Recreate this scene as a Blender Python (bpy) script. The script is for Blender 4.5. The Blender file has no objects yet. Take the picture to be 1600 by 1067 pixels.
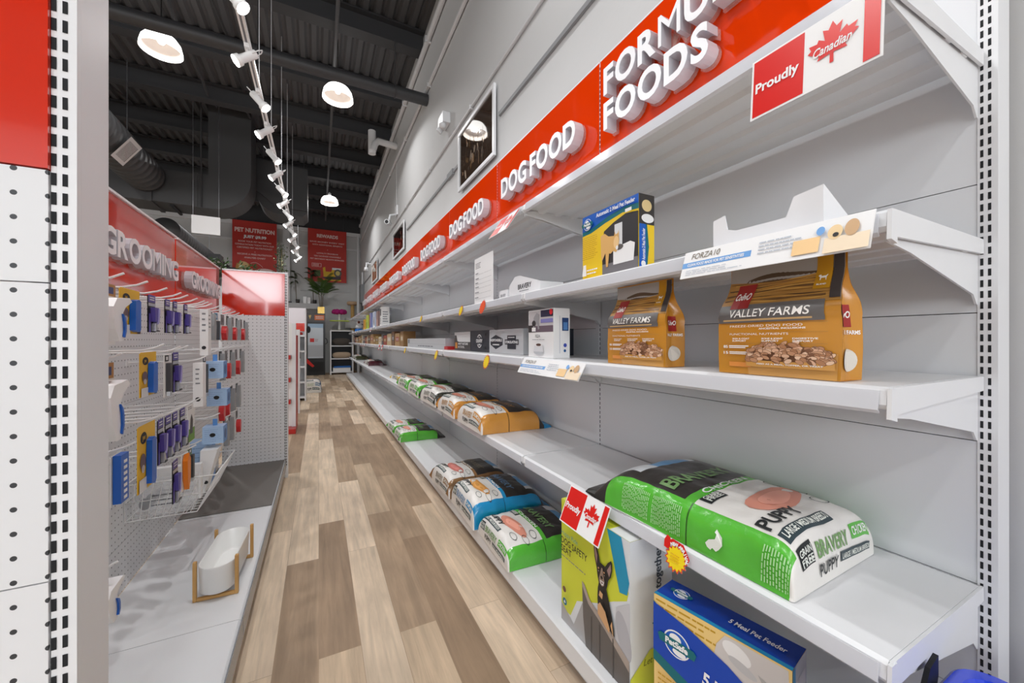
import bpy, math, random
from mathutils import Vector, Matrix, noise
R = random.Random(7)
# ------------------------------------------------------------------ camera, world, exposure
S = bpy.context.scene
COL = S.collection
CAM_H = 1.14
YAW = math.radians(26.72)
cd = bpy.data.cameras.new('camera'); cam = bpy.data.objects.new('camera', cd); COL.objects.link(cam)
cd.sensor_fit = 'HORIZONTAL'; cd.sensor_width = 36.0; cd.lens = 13.5; cd.shift_y = -2.5/1600
cd.clip_start = 0.02; cd.clip_end = 200
cam.location = (0, 0, CAM_H); cam.rotation_euler = (math.pi/2, 0, -YAW)
S.camera = cam
S.view_settings.view_transform = 'Standard'; S.view_settings.look = 'None'
S.view_settings.gamma = 1.0; S.view_settings.exposure = 0.27; S.view_settings.use_curve_mapping = False
W = bpy.data.worlds.new('world'); S.world = W; W.use_nodes = True
W.node_tree.nodes['Background'].inputs[0].default_value = (0.97, 0.985, 1.0, 1)
W.node_tree.nodes['Background'].inputs[1].default_value = 0.5
TRACK_W = 23.0       # watts of every track spot
PENDANT_W = 24.0     # watts of every pendant
WINDOW_L = 7.0       # radiance of the daylight in the shop front windows

# ------------------------------------------------------------------ materials
MATS = {}
def lin(c):
    return tuple(((v/255)/12.92 if v/255 <= .04045 else ((v/255+.055)/1.055)**2.4) for v in c)
def mat(name, rgb, rough=.5, metal=0, spec=.5, emit=0, alpha=1, trans=0, bump=0, bscale=60, var=0, vscale=6, coat=0):
    """plain procedural material; rgb in 0..255 sRGB"""
    if name in MATS: return MATS[name]
    m = bpy.data.materials.new(name); m.use_nodes = True; nt = m.node_tree
    b = nt.nodes['Principled BSDF']; c = lin(rgb)
    b.inputs['Base Color'].default_value = (*c, 1); b.inputs['Roughness'].default_value = rough
    b.inputs['Metallic'].default_value = metal; b.inputs['Specular IOR Level'].default_value = spec
    if coat: b.inputs['Coat Weight'].default_value = coat; b.inputs['Coat Roughness'].default_value = .03
    if emit: b.inputs['Emission Color'].default_value = (*c, 1); b.inputs['Emission Strength'].default_value = emit
    if alpha < 1: b.inputs['Alpha'].default_value = alpha
    if trans: b.inputs['Transmission Weight'].default_value = trans
    if bump or var:
        tc = nt.nodes.new('ShaderNodeTexCoord')
    if var:
        n = nt.nodes.new('ShaderNodeTexNoise'); n.inputs['Scale'].default_value = vscale; n.inputs['Detail'].default_value = 5
        nt.links.new(tc.outputs['Object'], n.inputs['Vector'])
        mx = nt.nodes.new('ShaderNodeMix'); mx.data_type = 'RGBA'
        mx.inputs[6].default_value = (*[v*(1-var) for v in c], 1); mx.inputs[7].default_value = (*[min(1, v*(1+var)) for v in c], 1)
        nt.links.new(n.outputs['Fac'], mx.inputs[0]); nt.links.new(mx.outputs[2], b.inputs['Base Color'])
    if bump:
        n = nt.nodes.new('ShaderNodeTexNoise'); n.inputs['Scale'].default_value = bscale; n.inputs['Detail'].default_value = 4
        nt.links.new(tc.outputs['Object'], n.inputs['Vector'])
        bp = nt.nodes.new('ShaderNodeBump'); bp.inputs['Strength'].default_value = bump; bp.inputs['Distance'].default_value = .01
        nt.links.new(n.outputs['Fac'], bp.inputs['Height']); nt.links.new(bp.outputs[0], b.inputs['Normal'])
    MATS[name] = m
    return m

WHITE = mat('white_powder_coat', (232, 233, 235), .38, var=.02, vscale=9)
WHITE2 = mat('white_paint', (226, 226, 226), .6, bump=.05, bscale=40)
PANEL = mat('back_panel_white', (226, 228, 231), .45)
BLACK = mat('black', (14, 14, 16), .5)
SLOT = mat('slot_black', (22, 24, 28), .8)
DARKC = mat('ceiling_charcoal', (84, 84, 86), .8)
DARKB = mat('beam_charcoal', (58, 58, 60), .7)
DUCT = mat('duct_charcoal', (64, 64, 65), .55)
RED = mat('sign_red_gloss', (222, 56, 2), .05, spec=.6)
REDL = mat('sign_red_left', (216, 44, 14), .1, spec=1.0, coat=.6)
LETTER = mat('letter_white', (248, 248, 250), .35)
LETSIDE = mat('letter_side_grey', (205, 206, 212), .4)
LETREFL = mat('letter_reflection_tint', (255, 225, 215), .06, alpha=.22)  # pale tint of the letters' reflection in the glossy red panel
CLEAR = mat('clear_plastic', (246, 248, 250), .08, alpha=.25)
PAPER = mat('white_paper', (244, 244, 244), .6)
INK = mat('ink_black', (32, 32, 36), .6)
GREY = mat('ink_grey', (120, 122, 128), .6)
FLAG = mat('flag_red', (222, 30, 22), .3)
STEEL = mat('brushed_steel', (190, 192, 196), .3, metal=.9)
WOOD = mat('light_wood', (206, 160, 96), .5, var=.12, vscale=20)
def C(name, r, g, b, rough=.45, **k): return mat(name, (r, g, b), rough, **k)

# ------------------------------------------------------------------ mesh builder
class MB:
    def __init__(s): s.v = []; s.f = []; s.m = []; s.mats = []; s.sm = []
    def mi(s, m):
        if m not in s.mats: s.mats.append(m)
        return s.mats.index(m)
    def add(s, vs, fs, m, smooth=False):
        o = len(s.v); s.v += [tuple(p) for p in vs]; i = s.mi(m)
        for f in fs: s.f.append(tuple(a+o for a in f)); s.m.append(i); s.sm.append(smooth)
    def box(s, x0, x1, y0, y1, z0, z1, m):
        vs = [(x, y, z) for x in (x0, x1) for y in (y0, y1) for z in (z0, z1)]
        s.add(vs, [(0,1,3,2), (4,6,7,5), (0,4,5,1), (2,3,7,6), (0,2,6,4), (1,5,7,3)], m)
    def poly(s, pts, m): s.add(pts, [tuple(range(len(pts)))], m)
    def extrude(s, prof, y0, y1, m, ax='y'):
        """closed 2-d profile (x,z) swept along y (or (y,z) along x, (x,y) along z)"""
        n = len(prof)
        def P(a, b, t): return {'y': (a, t, b), 'x': (t, a, b), 'z': (a, b, t)}[ax]
        vs = [P(a, b, y0) for a, b in prof] + [P(a, b, y1) for a, b in prof]
        fs = [(i, (i+1) % n, n+(i+1) % n, n+i) for i in range(n)] + [tuple(range(n))[::-1], tuple(range(n, 2*n))]
        s.add(vs, fs, m)
    def tube(s, path, r, m, n=8, closed=False, smooth=True):
        P = [Vector(p) for p in path]; L = len(P)
        rs = r if isinstance(r, (list, tuple)) else [r]*L
        vs = []; up = None
        for i, p in enumerate(P):
            a = P[(i-1) % L] if (closed or i > 0) else p; b = P[(i+1) % L] if (closed or i < L-1) else p
            d = (b-a).normalized()
            if up is None:
                up = Vector((0, 0, 1)) if abs(d.z) < .9 else Vector((1, 0, 0))
            x = d.cross(up).normalized(); up = x.cross(d).normalized()
            for k in range(n):
                t = 2*math.pi*k/n; vs.append(p + x*(math.cos(t)*rs[i]) + up*(math.sin(t)*rs[i]))
        fs = []
        for i in range(L if closed else L-1):
            j = (i+1) % L
            for k in range(n): fs.append((i*n+k, i*n+(k+1) % n, j*n+(k+1) % n, j*n+k))
        s.add(vs, fs, m, smooth)
        if not closed:
            s.add(vs[:n], [tuple(range(n))[::-1]], m); s.add(vs[-n:], [tuple(range(n))], m)
    def lathe(s, prof, c, m, n=24, M=None, smooth=True):
        """prof: (r, h) along local z at centre c; M optional rotation matrix"""
        vs = []
        for r, h in prof:
            for k in range(n):
                t = 2*math.pi*k/n; p = Vector((r*math.cos(t), r*math.sin(t), h))
                if M is not None: p = M @ p
                vs.append(p + Vector(c))
        fs = []
        for i in range(len(prof)-1):
            for k in range(n): fs.append((i*n+k, i*n+(k+1) % n, (i+1)*n+(k+1) % n, (i+1)*n+k))
        s.add(vs, fs, m, smooth)
    def grid(s, fn, nu, nv, m, smooth=True, u0=0, u1=1, v0=0, v1=1):
        vs = [fn(u0+(u1-u0)*i/nu, v0+(v1-v0)*j/nv) for j in range(nv+1) for i in range(nu+1)]
        w = nu+1
        s.add(vs, [(j*w+i, j*w+i+1, (j+1)*w+i+1, (j+1)*w+i) for j in range(nv) for i in range(nu)], m, smooth)
    def build(s, name, parent=None, bevel=0, seg=2):
        me = bpy.data.meshes.new(name)
        o = Vector(parent['_o']) if parent is not None and '_o' in parent else Vector((0, 0, 0))
        me.from_pydata([tuple(Vector(p)-o) for p in s.v], [], s.f)
        for m in s.mats: me.materials.append(m)
        me.polygons.foreach_set('material_index', s.m); me.polygons.foreach_set('use_smooth', s.sm)
        me.update()
        ob = bpy.data.objects.new(name, me); COL.objects.link(ob)
        if parent is not None: ob.parent = parent
        if bevel:
            b = ob.modifiers.new('bevel', 'BEVEL'); b.width = bevel; b.segments = seg; b.limit_method = 'ANGLE'; b.angle_limit = math.radians(50)
        return ob

def tag(o, label=None, cat=None, group=None, kind=None):
    if label: o['label'] = label
    if cat: o['category'] = cat
    if group: o['group'] = group
    if kind: o['kind'] = kind
    return o
OFFS = {}
def thing(name, label, cat, loc=(0, 0, 0), rotz=0, group=None, world=False):
    """Empty at the base of a thing; with world=True its parts are given in world coordinates"""
    o = bpy.data.objects.new(name, None); COL.objects.link(o); o.location = loc; o.rotation_euler = (0, 0, rotz)
    o.empty_display_size = .05
    if world: o['_o'] = tuple(loc)
    return tag(o, label, cat, group)
def dup(root, loc, rotz, label=None, group=None):
    r = root.copy(); COL.objects.link(r); r.location = loc; r.rotation_euler = (0, 0, rotz)
    if label: r['label'] = label
    if group: r['group'] = group
    for ch in list(root.children):
        c = ch.copy(); COL.objects.link(c); c.parent = r
        for g in list(ch.children):
            d = g.copy(); COL.objects.link(d); d.parent = c
    return r
def struct(mb, name, **k): return tag(mb.build(name, **k), kind='structure')
ORD = ['first', 'second', 'third', 'fourth', 'fifth', 'sixth', 'seventh', 'eighth', 'ninth', 'tenth', 'eleventh', 'twelfth', 'thirteenth',
       'fourteenth', 'fifteenth', 'sixteenth', 'seventeenth', 'eighteenth', 'nineteenth', 'twentieth']

# ------------------------------------------------------------------ lettering
_TC = {}
def glyphs(body, bold=.02, shear=0., extrude=0.):
    """mesh of a word in Blender's own font, scaled so that a capital is 1 high; returns verts, faces, width"""
    key = (body, bold, shear, extrude)
    if key in _TC: return _TC[key]
    c = bpy.data.curves.new('t', 'FONT'); c.body = body; c.size = 1; c.offset = bold; c.shear = shear; c.extrude = extrude
    c.resolution_u = 4; c.fill_mode = 'BOTH'
    o = bpy.data.objects.new('t', c); COL.objects.link(o)
    dg = bpy.context.evaluated_depsgraph_get(); dg.update()
    me = bpy.data.meshes.new_from_object(o.evaluated_get(dg))
    vs = [tuple(v.co) for v in me.vertices]; fs = [tuple(p.vertices) for p in me.polygons]
    bpy.data.objects.remove(o); bpy.data.curves.remove(c); bpy.data.meshes.remove(me)
    cap = max(v[1] for v in vs) if body == 'H' else glyphs('H', bold)[3]
    if body == 'H' and (shear or extrude): cap = glyphs('H', bold)[3]
    vs = [(x/cap, (y)/cap, z) for x, y, z in vs]
    x0 = min([v[0] for v in vs] or [0]); x1 = max([v[0] for v in vs] or [0])
    vs = [(x-x0, y, z) for x, y, z in vs]
    _TC[key] = (vs, fs, x1-x0, cap); return _TC[key]

class Face:
    """a flat face: origin o, unit axes ax, ay (ax x ay = outward normal); prints are laid on it in thin layers"""
    def __init__(s, mb, o, ax, ay):
        s.mb = mb; s.o = Vector(o); s.ax = Vector(ax).normalized(); s.ay = Vector(ay).normalized(); s.n = s.ax.cross(s.ay); s.k = 0
    def P(s, a, b, k=None): return s.o + s.ax*a + s.ay*b + s.n*(.0004*(s.k if k is None else k))
    def poly(s, pts, m): s.k += 1; s.mb.poly([s.P(a, b) for a, b in pts], m)
    def rect(s, x0, y0, x1, y1, m): s.poly([(x0, y0), (x1, y0), (x1, y1), (x0, y1)], m)
    def ell(s, cx, cy, rx, ry, m, n=24, rot=0):
        c, q = math.cos(rot), math.sin(rot)
        s.poly([(cx+rx*math.cos(t)*c-ry*math.sin(t)*q, cy+rx*math.cos(t)*q+ry*math.sin(t)*c) for t in [2*math.pi*i/n for i in range(n)]], m)
    def text(s, body, x, y, h, m, w=None, bold=.02, shear=0, align='l', rot=0):
        s.k += 1; vs, fs, wd, _c = glyphs(body, bold, shear)
        sx = (w/wd) if w else h
        W_ = wd*sx; dx = {'l': 0, 'c': -W_/2, 'r': -W_}[align]; c, q = math.cos(rot), math.sin(rot)
        out = []
        for a, b, z in vs:
            a, b = a*sx+dx, b*h; out.append(s.P(x+a*c-b*q, y+a*q+b*c))
        s.mb.add(out, fs, m)
    def lines(s, x0, y0, x1, y1, n, m, fill=.45, rag=.3, al='l'):
        """illegible small print: n ragged rows of short bars"""
        s.k += 1; dy = (y1-y0)/n
        for i in range(n):
            y = y1-(i+.5)*dy; L = (x1-x0)*(1-rag*R.random()); xs = x0 if al == 'l' else (x0+x1)/2-L/2
            x = xs
            while x < xs+L-1e-6:
                w = min((x1-x0)*R.uniform(.06, .2), xs+L-x)
                s.mb.poly([s.P(x, y-dy*fill/2), s.P(x+w*.85, y-dy*fill/2), s.P(x+w*.85, y+dy*fill/2), s.P(x, y+dy*fill/2)], m); x += w
def mapped_text(mb, fn, body, u, v, du, dv, m, bold=.02, shear=0, rot90=False):
    """lettering laid on a curved surface fn(u,v): word spans du x dv from (u,v)"""
    vs, fs, wd, _c = glyphs(body, bold, shear)
    if rot90: mb.add([fn(u + b*dv, v + a/wd*du) for a, b, z in vs], fs, m)
    else: mb.add([fn(u + a/wd*du, v + b*dv) for a, b, z in vs], fs, m)

LEAF = [(0, 1), (.13, .72), (.32, .83), (.24, .38), (.45, .55), (.5, .42), (.78, .47), (.7, .27), (.82, .18), (.42, -.16), (.48, -.3), (.06, -.24), (.06, -.62)]
LEAF = LEAF + [(-a, b) for a, b in LEAF[::-1][:-1]]

# ------------------------------------------------------------------ setting
XW, YB = 1.335, 14.8          # right wall, back wall
def floor_mat():
    m = bpy.data.materials.new('vinyl_plank_floor'); m.use_nodes = True; nt = m.node_tree; N = nt.nodes; L = nt.links
    b = N['Principled BSDF']
    tc = N.new('ShaderNodeTexCoord'); mp = N.new('ShaderNodeMapping'); mp.inputs['Rotation'].default_value = (0, 0, math.pi/2)
    L.new(tc.outputs['Object'], mp.inputs['Vector'])
    br = N.new('ShaderNodeTexBrick'); br.offset = .37; br.offset_frequency = 2; br.squash = 1
    br.inputs['Scale'].default_value = 1; br.inputs['Brick Width'].default_value = 1.12; br.inputs['Row Height'].default_value = .142
    br.inputs['Mortar Size'].default_value = .0009; br.inputs['Mortar Smooth'].default_value = .1; br.inputs['Bias'].default_value = 0
    br.inputs['Color1'].default_value = (0, 0, 0, 1); br.inputs['Color2'].default_value = (1, 1, 1, 1); br.inputs['Mortar'].default_value = (.25, .25, .25, 1)
    L.new(mp.outputs[0], br.inputs['Vector'])
    rp = N.new('ShaderNodeValToRGB'); e = rp.color_ramp.elements
    e[0].position = 0; e[0].color = (*lin((158, 132, 106)), 1); e[1].position = 1; e[1].color = (*lin((224, 202, 177)), 1)
    for p, c in ((.3, (176, 150, 123)), (.55, (208, 184, 156)), (.8, (224, 201, 174))): x = e.new(p); x.color = (*lin(c), 1)
    L.new(br.outputs['Color'], rp.inputs[0])
    # grain, stretched along the planks, shifted per plank
    mp2 = N.new('ShaderNodeMapping'); mp2.inputs['Scale'].default_value = (38, 2.2, 1); L.new(tc.outputs['Object'], mp2.inputs['Vector'])
    ad = N.new('ShaderNodeVectorMath'); ad.operation = 'ADD'; sc = N.new('ShaderNodeVectorMath'); sc.operation = 'SCALE'; sc.inputs[3].default_value = 13
    L.new(br.outputs['Color'], sc.inputs[0]); L.new(mp2.outputs[0], ad.inputs[0]); L.new(sc.outputs[0], ad.inputs[1])
    n1 = N.new('ShaderNodeTexNoise'); n1.inputs['Scale'].default_value = 1; n1.inputs['Detail'].default_value = 8; n1.inputs['Roughness'].default_value = .65; n1.inputs['Distortion'].default_value = .6
    L.new(ad.outputs[0], n1.inputs['Vector'])
    mp3 = N.new('ShaderNodeMapping'); mp3.inputs['Scale'].default_value = (7, 2.5, 1); L.new(tc.outputs['Object'], mp3.inputs['Vector'])
    ad3 = N.new('ShaderNodeVectorMath'); ad3.operation = 'ADD'; L.new(mp3.outputs[0], ad3.inputs[0]); L.new(sc.outputs[0], ad3.inputs[1])
    n2 = N.new('ShaderNodeTexNoise'); n2.inputs['Scale'].default_value = 1; n2.inputs['Detail'].default_value = 5; L.new(ad3.outputs[0], n2.inputs['Vector'])
    r1 = N.new('ShaderNodeMapRange'); r1.inputs[1].default_value = .3; r1.inputs[2].default_value = .7; r1.inputs[3].default_value = .78; r1.inputs[4].default_value = 1.14
    L.new(n1.outputs['Fac'], r1.inputs[0])
    r2 = N.new('ShaderNodeMapRange'); r2.inputs[1].default_value = .3; r2.inputs[2].default_value = .7; r2.inputs[3].default_value = .8; r2.inputs[4].default_value = 1.12
    L.new(n2.outputs['Fac'], r2.inputs[0])
    mu = N.new('ShaderNodeMath'); mu.operation = 'MULTIPLY'; L.new(r1.outputs[0], mu.inputs[0]); L.new(r2.outputs[0], mu.inputs[1])
    vm = N.new('ShaderNodeVectorMath'); vm.operation = 'SCALE'; L.new(rp.outputs[0], vm.inputs[0]); L.new(mu.outputs[0], vm.inputs[3])
    L.new(vm.outputs[0], b.inputs['Base Color']); b.inputs['Roughness'].default_value = .55
    bp = N.new('ShaderNodeBump'); bp.inputs['Strength'].default_value = .15; bp.inputs['Distance'].default_value = .003
    L.new(n1.outputs['Fac'], bp.inputs['Height']); L.new(bp.outputs[0], b.inputs['Normal'])
    return m
mb = MB(); mb.box(-10, XW+.2, -6, YB+.2, -.1, 0, floor_mat()); struct(mb, 'floor')
WALLM = mat('wall_white', (206, 206, 206), .75, bump=.12, bscale=18, var=.03, vscale=1.3)
mb = MB(); mb.box(XW, XW+.2, -6, YB+.2, 0, 5.6, WALLM); struct(mb, 'wall_right')
mb = MB(); mb.box(-10, XW, YB, YB+.2, 0, 4.85, mat('wall_back_grey', (205, 205, 204), .8, bump=.1, bscale=15)); struct(mb, 'wall_back')
mb = MB(); mb.box(-10, XW-.01, YB-.05, YB+.15, 4.93, 5.5, DARKB); struct(mb, 'trim_1')          # dark box added over the back wall, where the ceiling lies in shade
mb = MB(); mb.box(-10, XW-.005, YB-.1, YB-.005, 4.8, 4.925, WHITE2)
mb.box(-10, XW-.005, YB-.06, YB-.005, 4.30, 4.36, WHITE2); struct(mb, 'trim_2')                      # white ledger on the back wall
# roof deck: trapezoid ribs running along the aisle
def deck():
    mb = MB(); x = -10; prof = []
    z0, z1, p = 5.46, 5.50, .152
    while x < XW:
        prof += [(x, z1), (x+.03, z0), (x+.09, z0), (x+.12, z1)]; x += p
    vs = []; n = len(prof)
    for y in (-6, YB+.2): vs += [(a, y, b) for a, b in prof]
    mb.add(vs, [(i, i+1, n+i+1, n+i) for i in range(n-1)], DARKC)
    return mb
struct(deck(), 'ceiling')
k = 3
for yb in [-3.9, -2.6, -1.25, .1, 1.43, 2.77, 4.1, 5.43, 6.77, 8.1, 9.43, 10.76, 12.1, 13.4]:
    mb = MB()
    mb.box(-10, XW-.015, yb-.09, yb+.09, 5.165, 5.185, DARKB); mb.box(-10, XW-.015, yb-.012, yb+.012, 5.186, 5.43, DARKB); mb.box(-10, XW-.015, yb-.09, yb+.09, 5.431, 5.455, DARKB)
    struct(mb, 'trim_%d' % k); k += 1
# shop front behind the camera: wall with a row of daylight windows
DAY = mat('daylight_glass', (245, 250, 255), .2, emit=WINDOW_L)
mb = MB(); mb.box(-10, XW, -6.2, -6, 0, .9, WALLM); mb.box(-10, XW, -6.2, -6, 3.9, 5.5, WALLM); struct(mb, 'wall_front')
for i in range(5):
    x0 = -9.6+i*2.2; mb = MB()
    mb.box(x0, x0+2.0, -6.12, -6.08, 1.9, 3.1, DAY); struct(mb, 'window_%d' % (i+1))

# ------------------------------------------------------------------ right run of shelving
XB, XS = 1.2386, .815            # back panel plane, shelf front
Y0, BAY, NB = .274, 1.22, 10
SH = [.628, 1.0645, 1.349, 1.74]
ZTOP = 2.506
def shelf_mesh(y0, y1, z):
    mb = MB()
    prof = [(XS, z), (XS-.008, z-.006), (XS-.011, z-.028), (XS-.005, z-.036), (XS+.004, z-.036), (XS+.006, z-.022)]
    x = XS+.06
    for q in range(4):
        prof += [(x, z-.022), (x+.008, z-.034), (x+.030, z-.034), (x+.038, z-.022)]; x += .085
    prof += [(XB-.012, z-.022), (XB-.012, z)]
    mb.extrude(prof, y0+.003, y1-.003, WHITE)
    return mb
def rail_mesh(y0, y1, z):
    mb = MB(); mb.extrude([(XS-.0125, z-.006), (XS-.0155, z-.037), (XS-.009, z-.043), (XS-.009, z-.0405), (XS-.0135, z-.036), (XS-.0105, z-.006)], y0+.012, y1-.03, mat('ticket_rail', (236, 238, 244), .1, alpha=.7)); return mb
def bracket_mesh(y, z, s):
    mb = MB(); t = .0035*s
    prof = [(XS+.003, z-.036), (XS+.003, z-.05), (XS+.09, z-.06), (XB-.03, z-.115), (XB-.01, z-.135), (XB-.004, z-.135), (XB-.004, z-.024), (XS+.05, z-.024)]
    mb.extrude(prof, min(y, y+t), max(y, y+t), WHITE)
    if y < Y0+.1 and s > 0:    # the open end of the run: folded shelf side and bracket cap
        mb.extrude([(XS-.002, z-.0005), (XS-.006, z-.034), (XS+.012, z-.044), (XB-.005, z-.03), (XB-.005, z-.0005)], y-.0085, y-.0035, WHITE)
        mb.extrude([(XS-.011, z-.002), (XS-.014, z-.05), (XS+.008, z-.055), (XS+.008, z-.002)], y-.010, y-.0042, WHITE)
    return mb
def slots(mb, x, yc, z0, z1, w=.0044, h=.0145, p=.0226, nx=-1):
    z = z0
    while z < z1:
        mb.poly([(x, yc-w/2, z), (x, yc+w/2, z), (x, yc+w/2, z+h), (x, yc-w/2, z+h)], SLOT); z += p
HEAD = ['FORMULA FOODS'] + ['DOG FOOD']*9
_LC = {}
def letter_obj(ch, h, wx, parent, P, dirv, depth, nrm, kids=True):
    """raised letter: grey returns, white face, pale see-through copy behind it as its painted reflection; P = lower-left of glyph, dirv = reading direction"""
    bo = .03 if ch not in 'MN' else .0
    vs, fs, wd, _c = glyphs(ch, bo, 0, .5)
    fr, ffs, *_ = glyphs(ch, bo)
    bk, bfs, bw, _c = glyphs(ch, .05, 0, .5)
    d = Vector(dirv); n = Vector(nrm); P = Vector(P); mb = MB()
    mb.add([P + d*(a*wx) + Vector((0, 0, b*h)) + n*(depth*(.5+z) + .016) for a, b, z in vs], fs, LETSIDE)
    mb.add([P + d*(a*wx) + Vector((0, 0, b*h)) + n*(depth + .0168) for a, b, z in fr], ffs, LETTER)
    o = mb.build('letter', parent)
    m2 = MB(); off = (bw*wx-wd*wx)/2
    m2.add([P + d*(a*wx - off) + Vector((0, 0, b*h-.004)) + n*(.012*(.5+z) + .003) for a, b, z in bk], bfs, LETREFL)  # widened pale copy stands in for the letter mirrored in the panel
    return o, m2
def natural(body): return sum(glyphs(c, .03, 0, .5)[2]+.11 if c != ' ' else .30 for c in body)-.11
def word(parent, body, start, dirv, nrm, h, length, depth):
    """word of raised letters, each a mesh of its own"""
    adv = []; x = 0
    for ch in body:
        if ch == ' ': adv.append(None); x += .30; continue
        w = glyphs(ch, .03, 0, .5)[2]; adv.append((x, w)); x += w+.11
    sx = length/(x-.11); ac = MB()
    for ch, a in zip(body, adv):
        if a is None: continue
        P = Vector(start)+Vector(dirv)*(a[0]*sx)
        o, m2 = letter_obj(ch, h, sx, parent, P, dirv, depth, nrm)
        off = len(ac.v); ac.add(m2.v, m2.f, LETREFL)
    ac.build('letter_reflection', parent)
for k in range(NB):
    y0, y1 = Y0+BAY*k, Y0+BAY*(k+1)
    lab = ('white steel shelving bay nearest the camera, under the FORMULA FOODS lettering' if k == 0 else
           '%s white shelving bay along the right wall counted from the camera, header reading DOG FOOD' % ORD[k] if k < NB-1 else
           'last white shelving bay at the far end of the right wall run')
    T = thing('shelving_bay', lab, 'shelving', (XB, (y0+y1)/2, 0), 0, 'shelving bays along the right wall', world=True)
    mb = MB(); zs = [.15, .387, .626, .927, 1.197, 1.467, 1.737, 2.007]
    for a, b in zip(zs[:-1], zs[1:]): mb.box(XB, XB+.012, y0+.0075, y1-.001, a+.001, b-.001, PANEL)
    mb.box(XB+.014, XB+.016, y0+.0075, y1-.001, .15, 2.007, SLOT)
    mb.build('back_panel', T)
    # upright at the near edge of the bay
    mb = MB(); mb.box(XB+.002 if k else XB-.002, XB+.07, y0-.0205 if k == 0 else y0+.0004, y0+.007 if k == 0 else y0+.036, 0, ZTOP-.004, WHITE)
    xf = XB-.0025 if k == 0 else XB+.0015
    slots(mb, xf, y0+.001 if k == 0 else y0+.0035, .12, ZTOP-.02)
    if k == 0: slots(mb, xf, y0-.0095, .12, ZTOP-.02)
    mb.build('upright', T)
    if k == NB-1:
        mb = MB(); mb.box(XB-.002, XB+.07, y1-.006, y1+.022, 0, ZTOP-.004, WHITE); slots(mb, XB-.0025, y1+.006, .12, ZTOP-.02); mb.build('upright', T)
    mb = MB(); mb.box(XB, XB+.012, y0+.0075, y1-.001, 2.009, ZTOP, RED); mb.box(XB-.001, XB+.014, y0+.0075, y1-.001, ZTOP, ZTOP+.008, WHITE)
    hp = mb.build('header_panel', T); hp['label'] = 'glossy orange-red header panel'
    hp['_o'] = T['_o']
    if k == 0:
        word(hp, 'FORMULA', (XB, 1.385, 2.262), (0, -1, 0), (-1, 0, 0), .118, .53/natural('FOODS')*natural('FORMULA'), .055)
        word(hp, 'FOODS', (XB, 1.385, 2.103), (0, -1, 0), (-1, 0, 0), .118, .53, .055)
    else:
        word(hp, 'DOG FOOD', (XB, y0+1.0, 2.155), (0, -1, 0), (-1, 0, 0), .128, .89, .055)
    del hp['_o']
    for z in SH:
        sh = shelf_mesh(y0, y1, z).build('shelf', T); sh['_o'] = T['_o']
        rail_mesh(y0, y1, z).build('price_rail', sh)
        bracket_mesh(y0+.006, z, 1).build('bracket', sh); bracket_mesh(y1-.006, z, -1).build('bracket', sh)
        del sh['_o']
    mb = MB(); mb.extrude([(.744, .15), (.738, .144), (.738, .085), (.75, .08), (.752, .13), (XB-.002, .13), (XB-.002, .15)], y0+.0015, y1-.0015, WHITE)
    mb.build('base_deck', T)
    mb = MB(); mb.box(.795, .805, y0+.001, y1-.001, 0, .128, WHITE); mb.build('kick_plate', T)
    if k == 0:
        mb = MB(); mb.box(.80, XB, y0+.0, y0+.0009, .0, .128, WHITE); mb.build('end_plate', T)
    del T['_o']

# ------------------------------------------------------------------ left run of pegboard fixtures
XL, XLF = -.691, -.245
LY = [.655, 1.65, 2.67, 3.69]
def peg_mat():
    m = bpy.data.materials.new('pegboard_white'); m.use_nodes = True; nt = m.node_tree; N = nt.nodes; L = nt.links
    b = N['Principled BSDF']; b.inputs['Roughness'].default_value = .45
    tc = N.new('ShaderNodeTexCoord'); sx = N.new('ShaderNodeSeparateXYZ'); L.new(tc.outputs['Object'], sx.inputs[0])
    add = N.new('ShaderNodeMath'); L.new(sx.outputs[0], add.inputs[0]); L.new(sx.outputs[1], add.inputs[1])   # one of x,y is constant on a board
    def cell(src):
        d = N.new('ShaderNodeMath'); d.operation = 'DIVIDE'; d.inputs[1].default_value = .0275; L.new(src, d.inputs[0])
        f = N.new('ShaderNodeMath'); f.operation = 'FRACT'; L.new(d.outputs[0], f.inputs[0])
        c = N.new('ShaderNodeMath'); c.operation = 'SUBTRACT'; c.inputs[1].default_value = .5; L.new(f.outputs[0], c.inputs[0])
        p = N.new('ShaderNodeMath'); p.operation = 'POWER'; p.inputs[1].default_value = 2; L.new(c.outputs[0], p.inputs[0]); return p
    a, c = cell(add.outputs[0]), cell(sx.outputs[2])
    s = N.new('ShaderNodeMath'); L.new(a.outputs[0], s.inputs[0]); L.new(c.outputs[0], s.inputs[1])
    lt = N.new('ShaderNodeMath'); lt.operation = 'LESS_THAN'; lt.inputs[1].default_value = .0115; L.new(s.outputs[0], lt.inputs[0])
    mx = N.new('ShaderNodeMix'); mx.data_type = 'RGBA'; mx.inputs[6].default_value = (*lin((230, 231, 233)), 1); mx.inputs[7].default_value = (*lin((52, 54, 58)), 1)
    L.new(lt.outputs[0], mx.inputs[0]); L.new(mx.outputs[2], b.inputs['Base Color'])
    return m
PEG = peg_mat()
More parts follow.
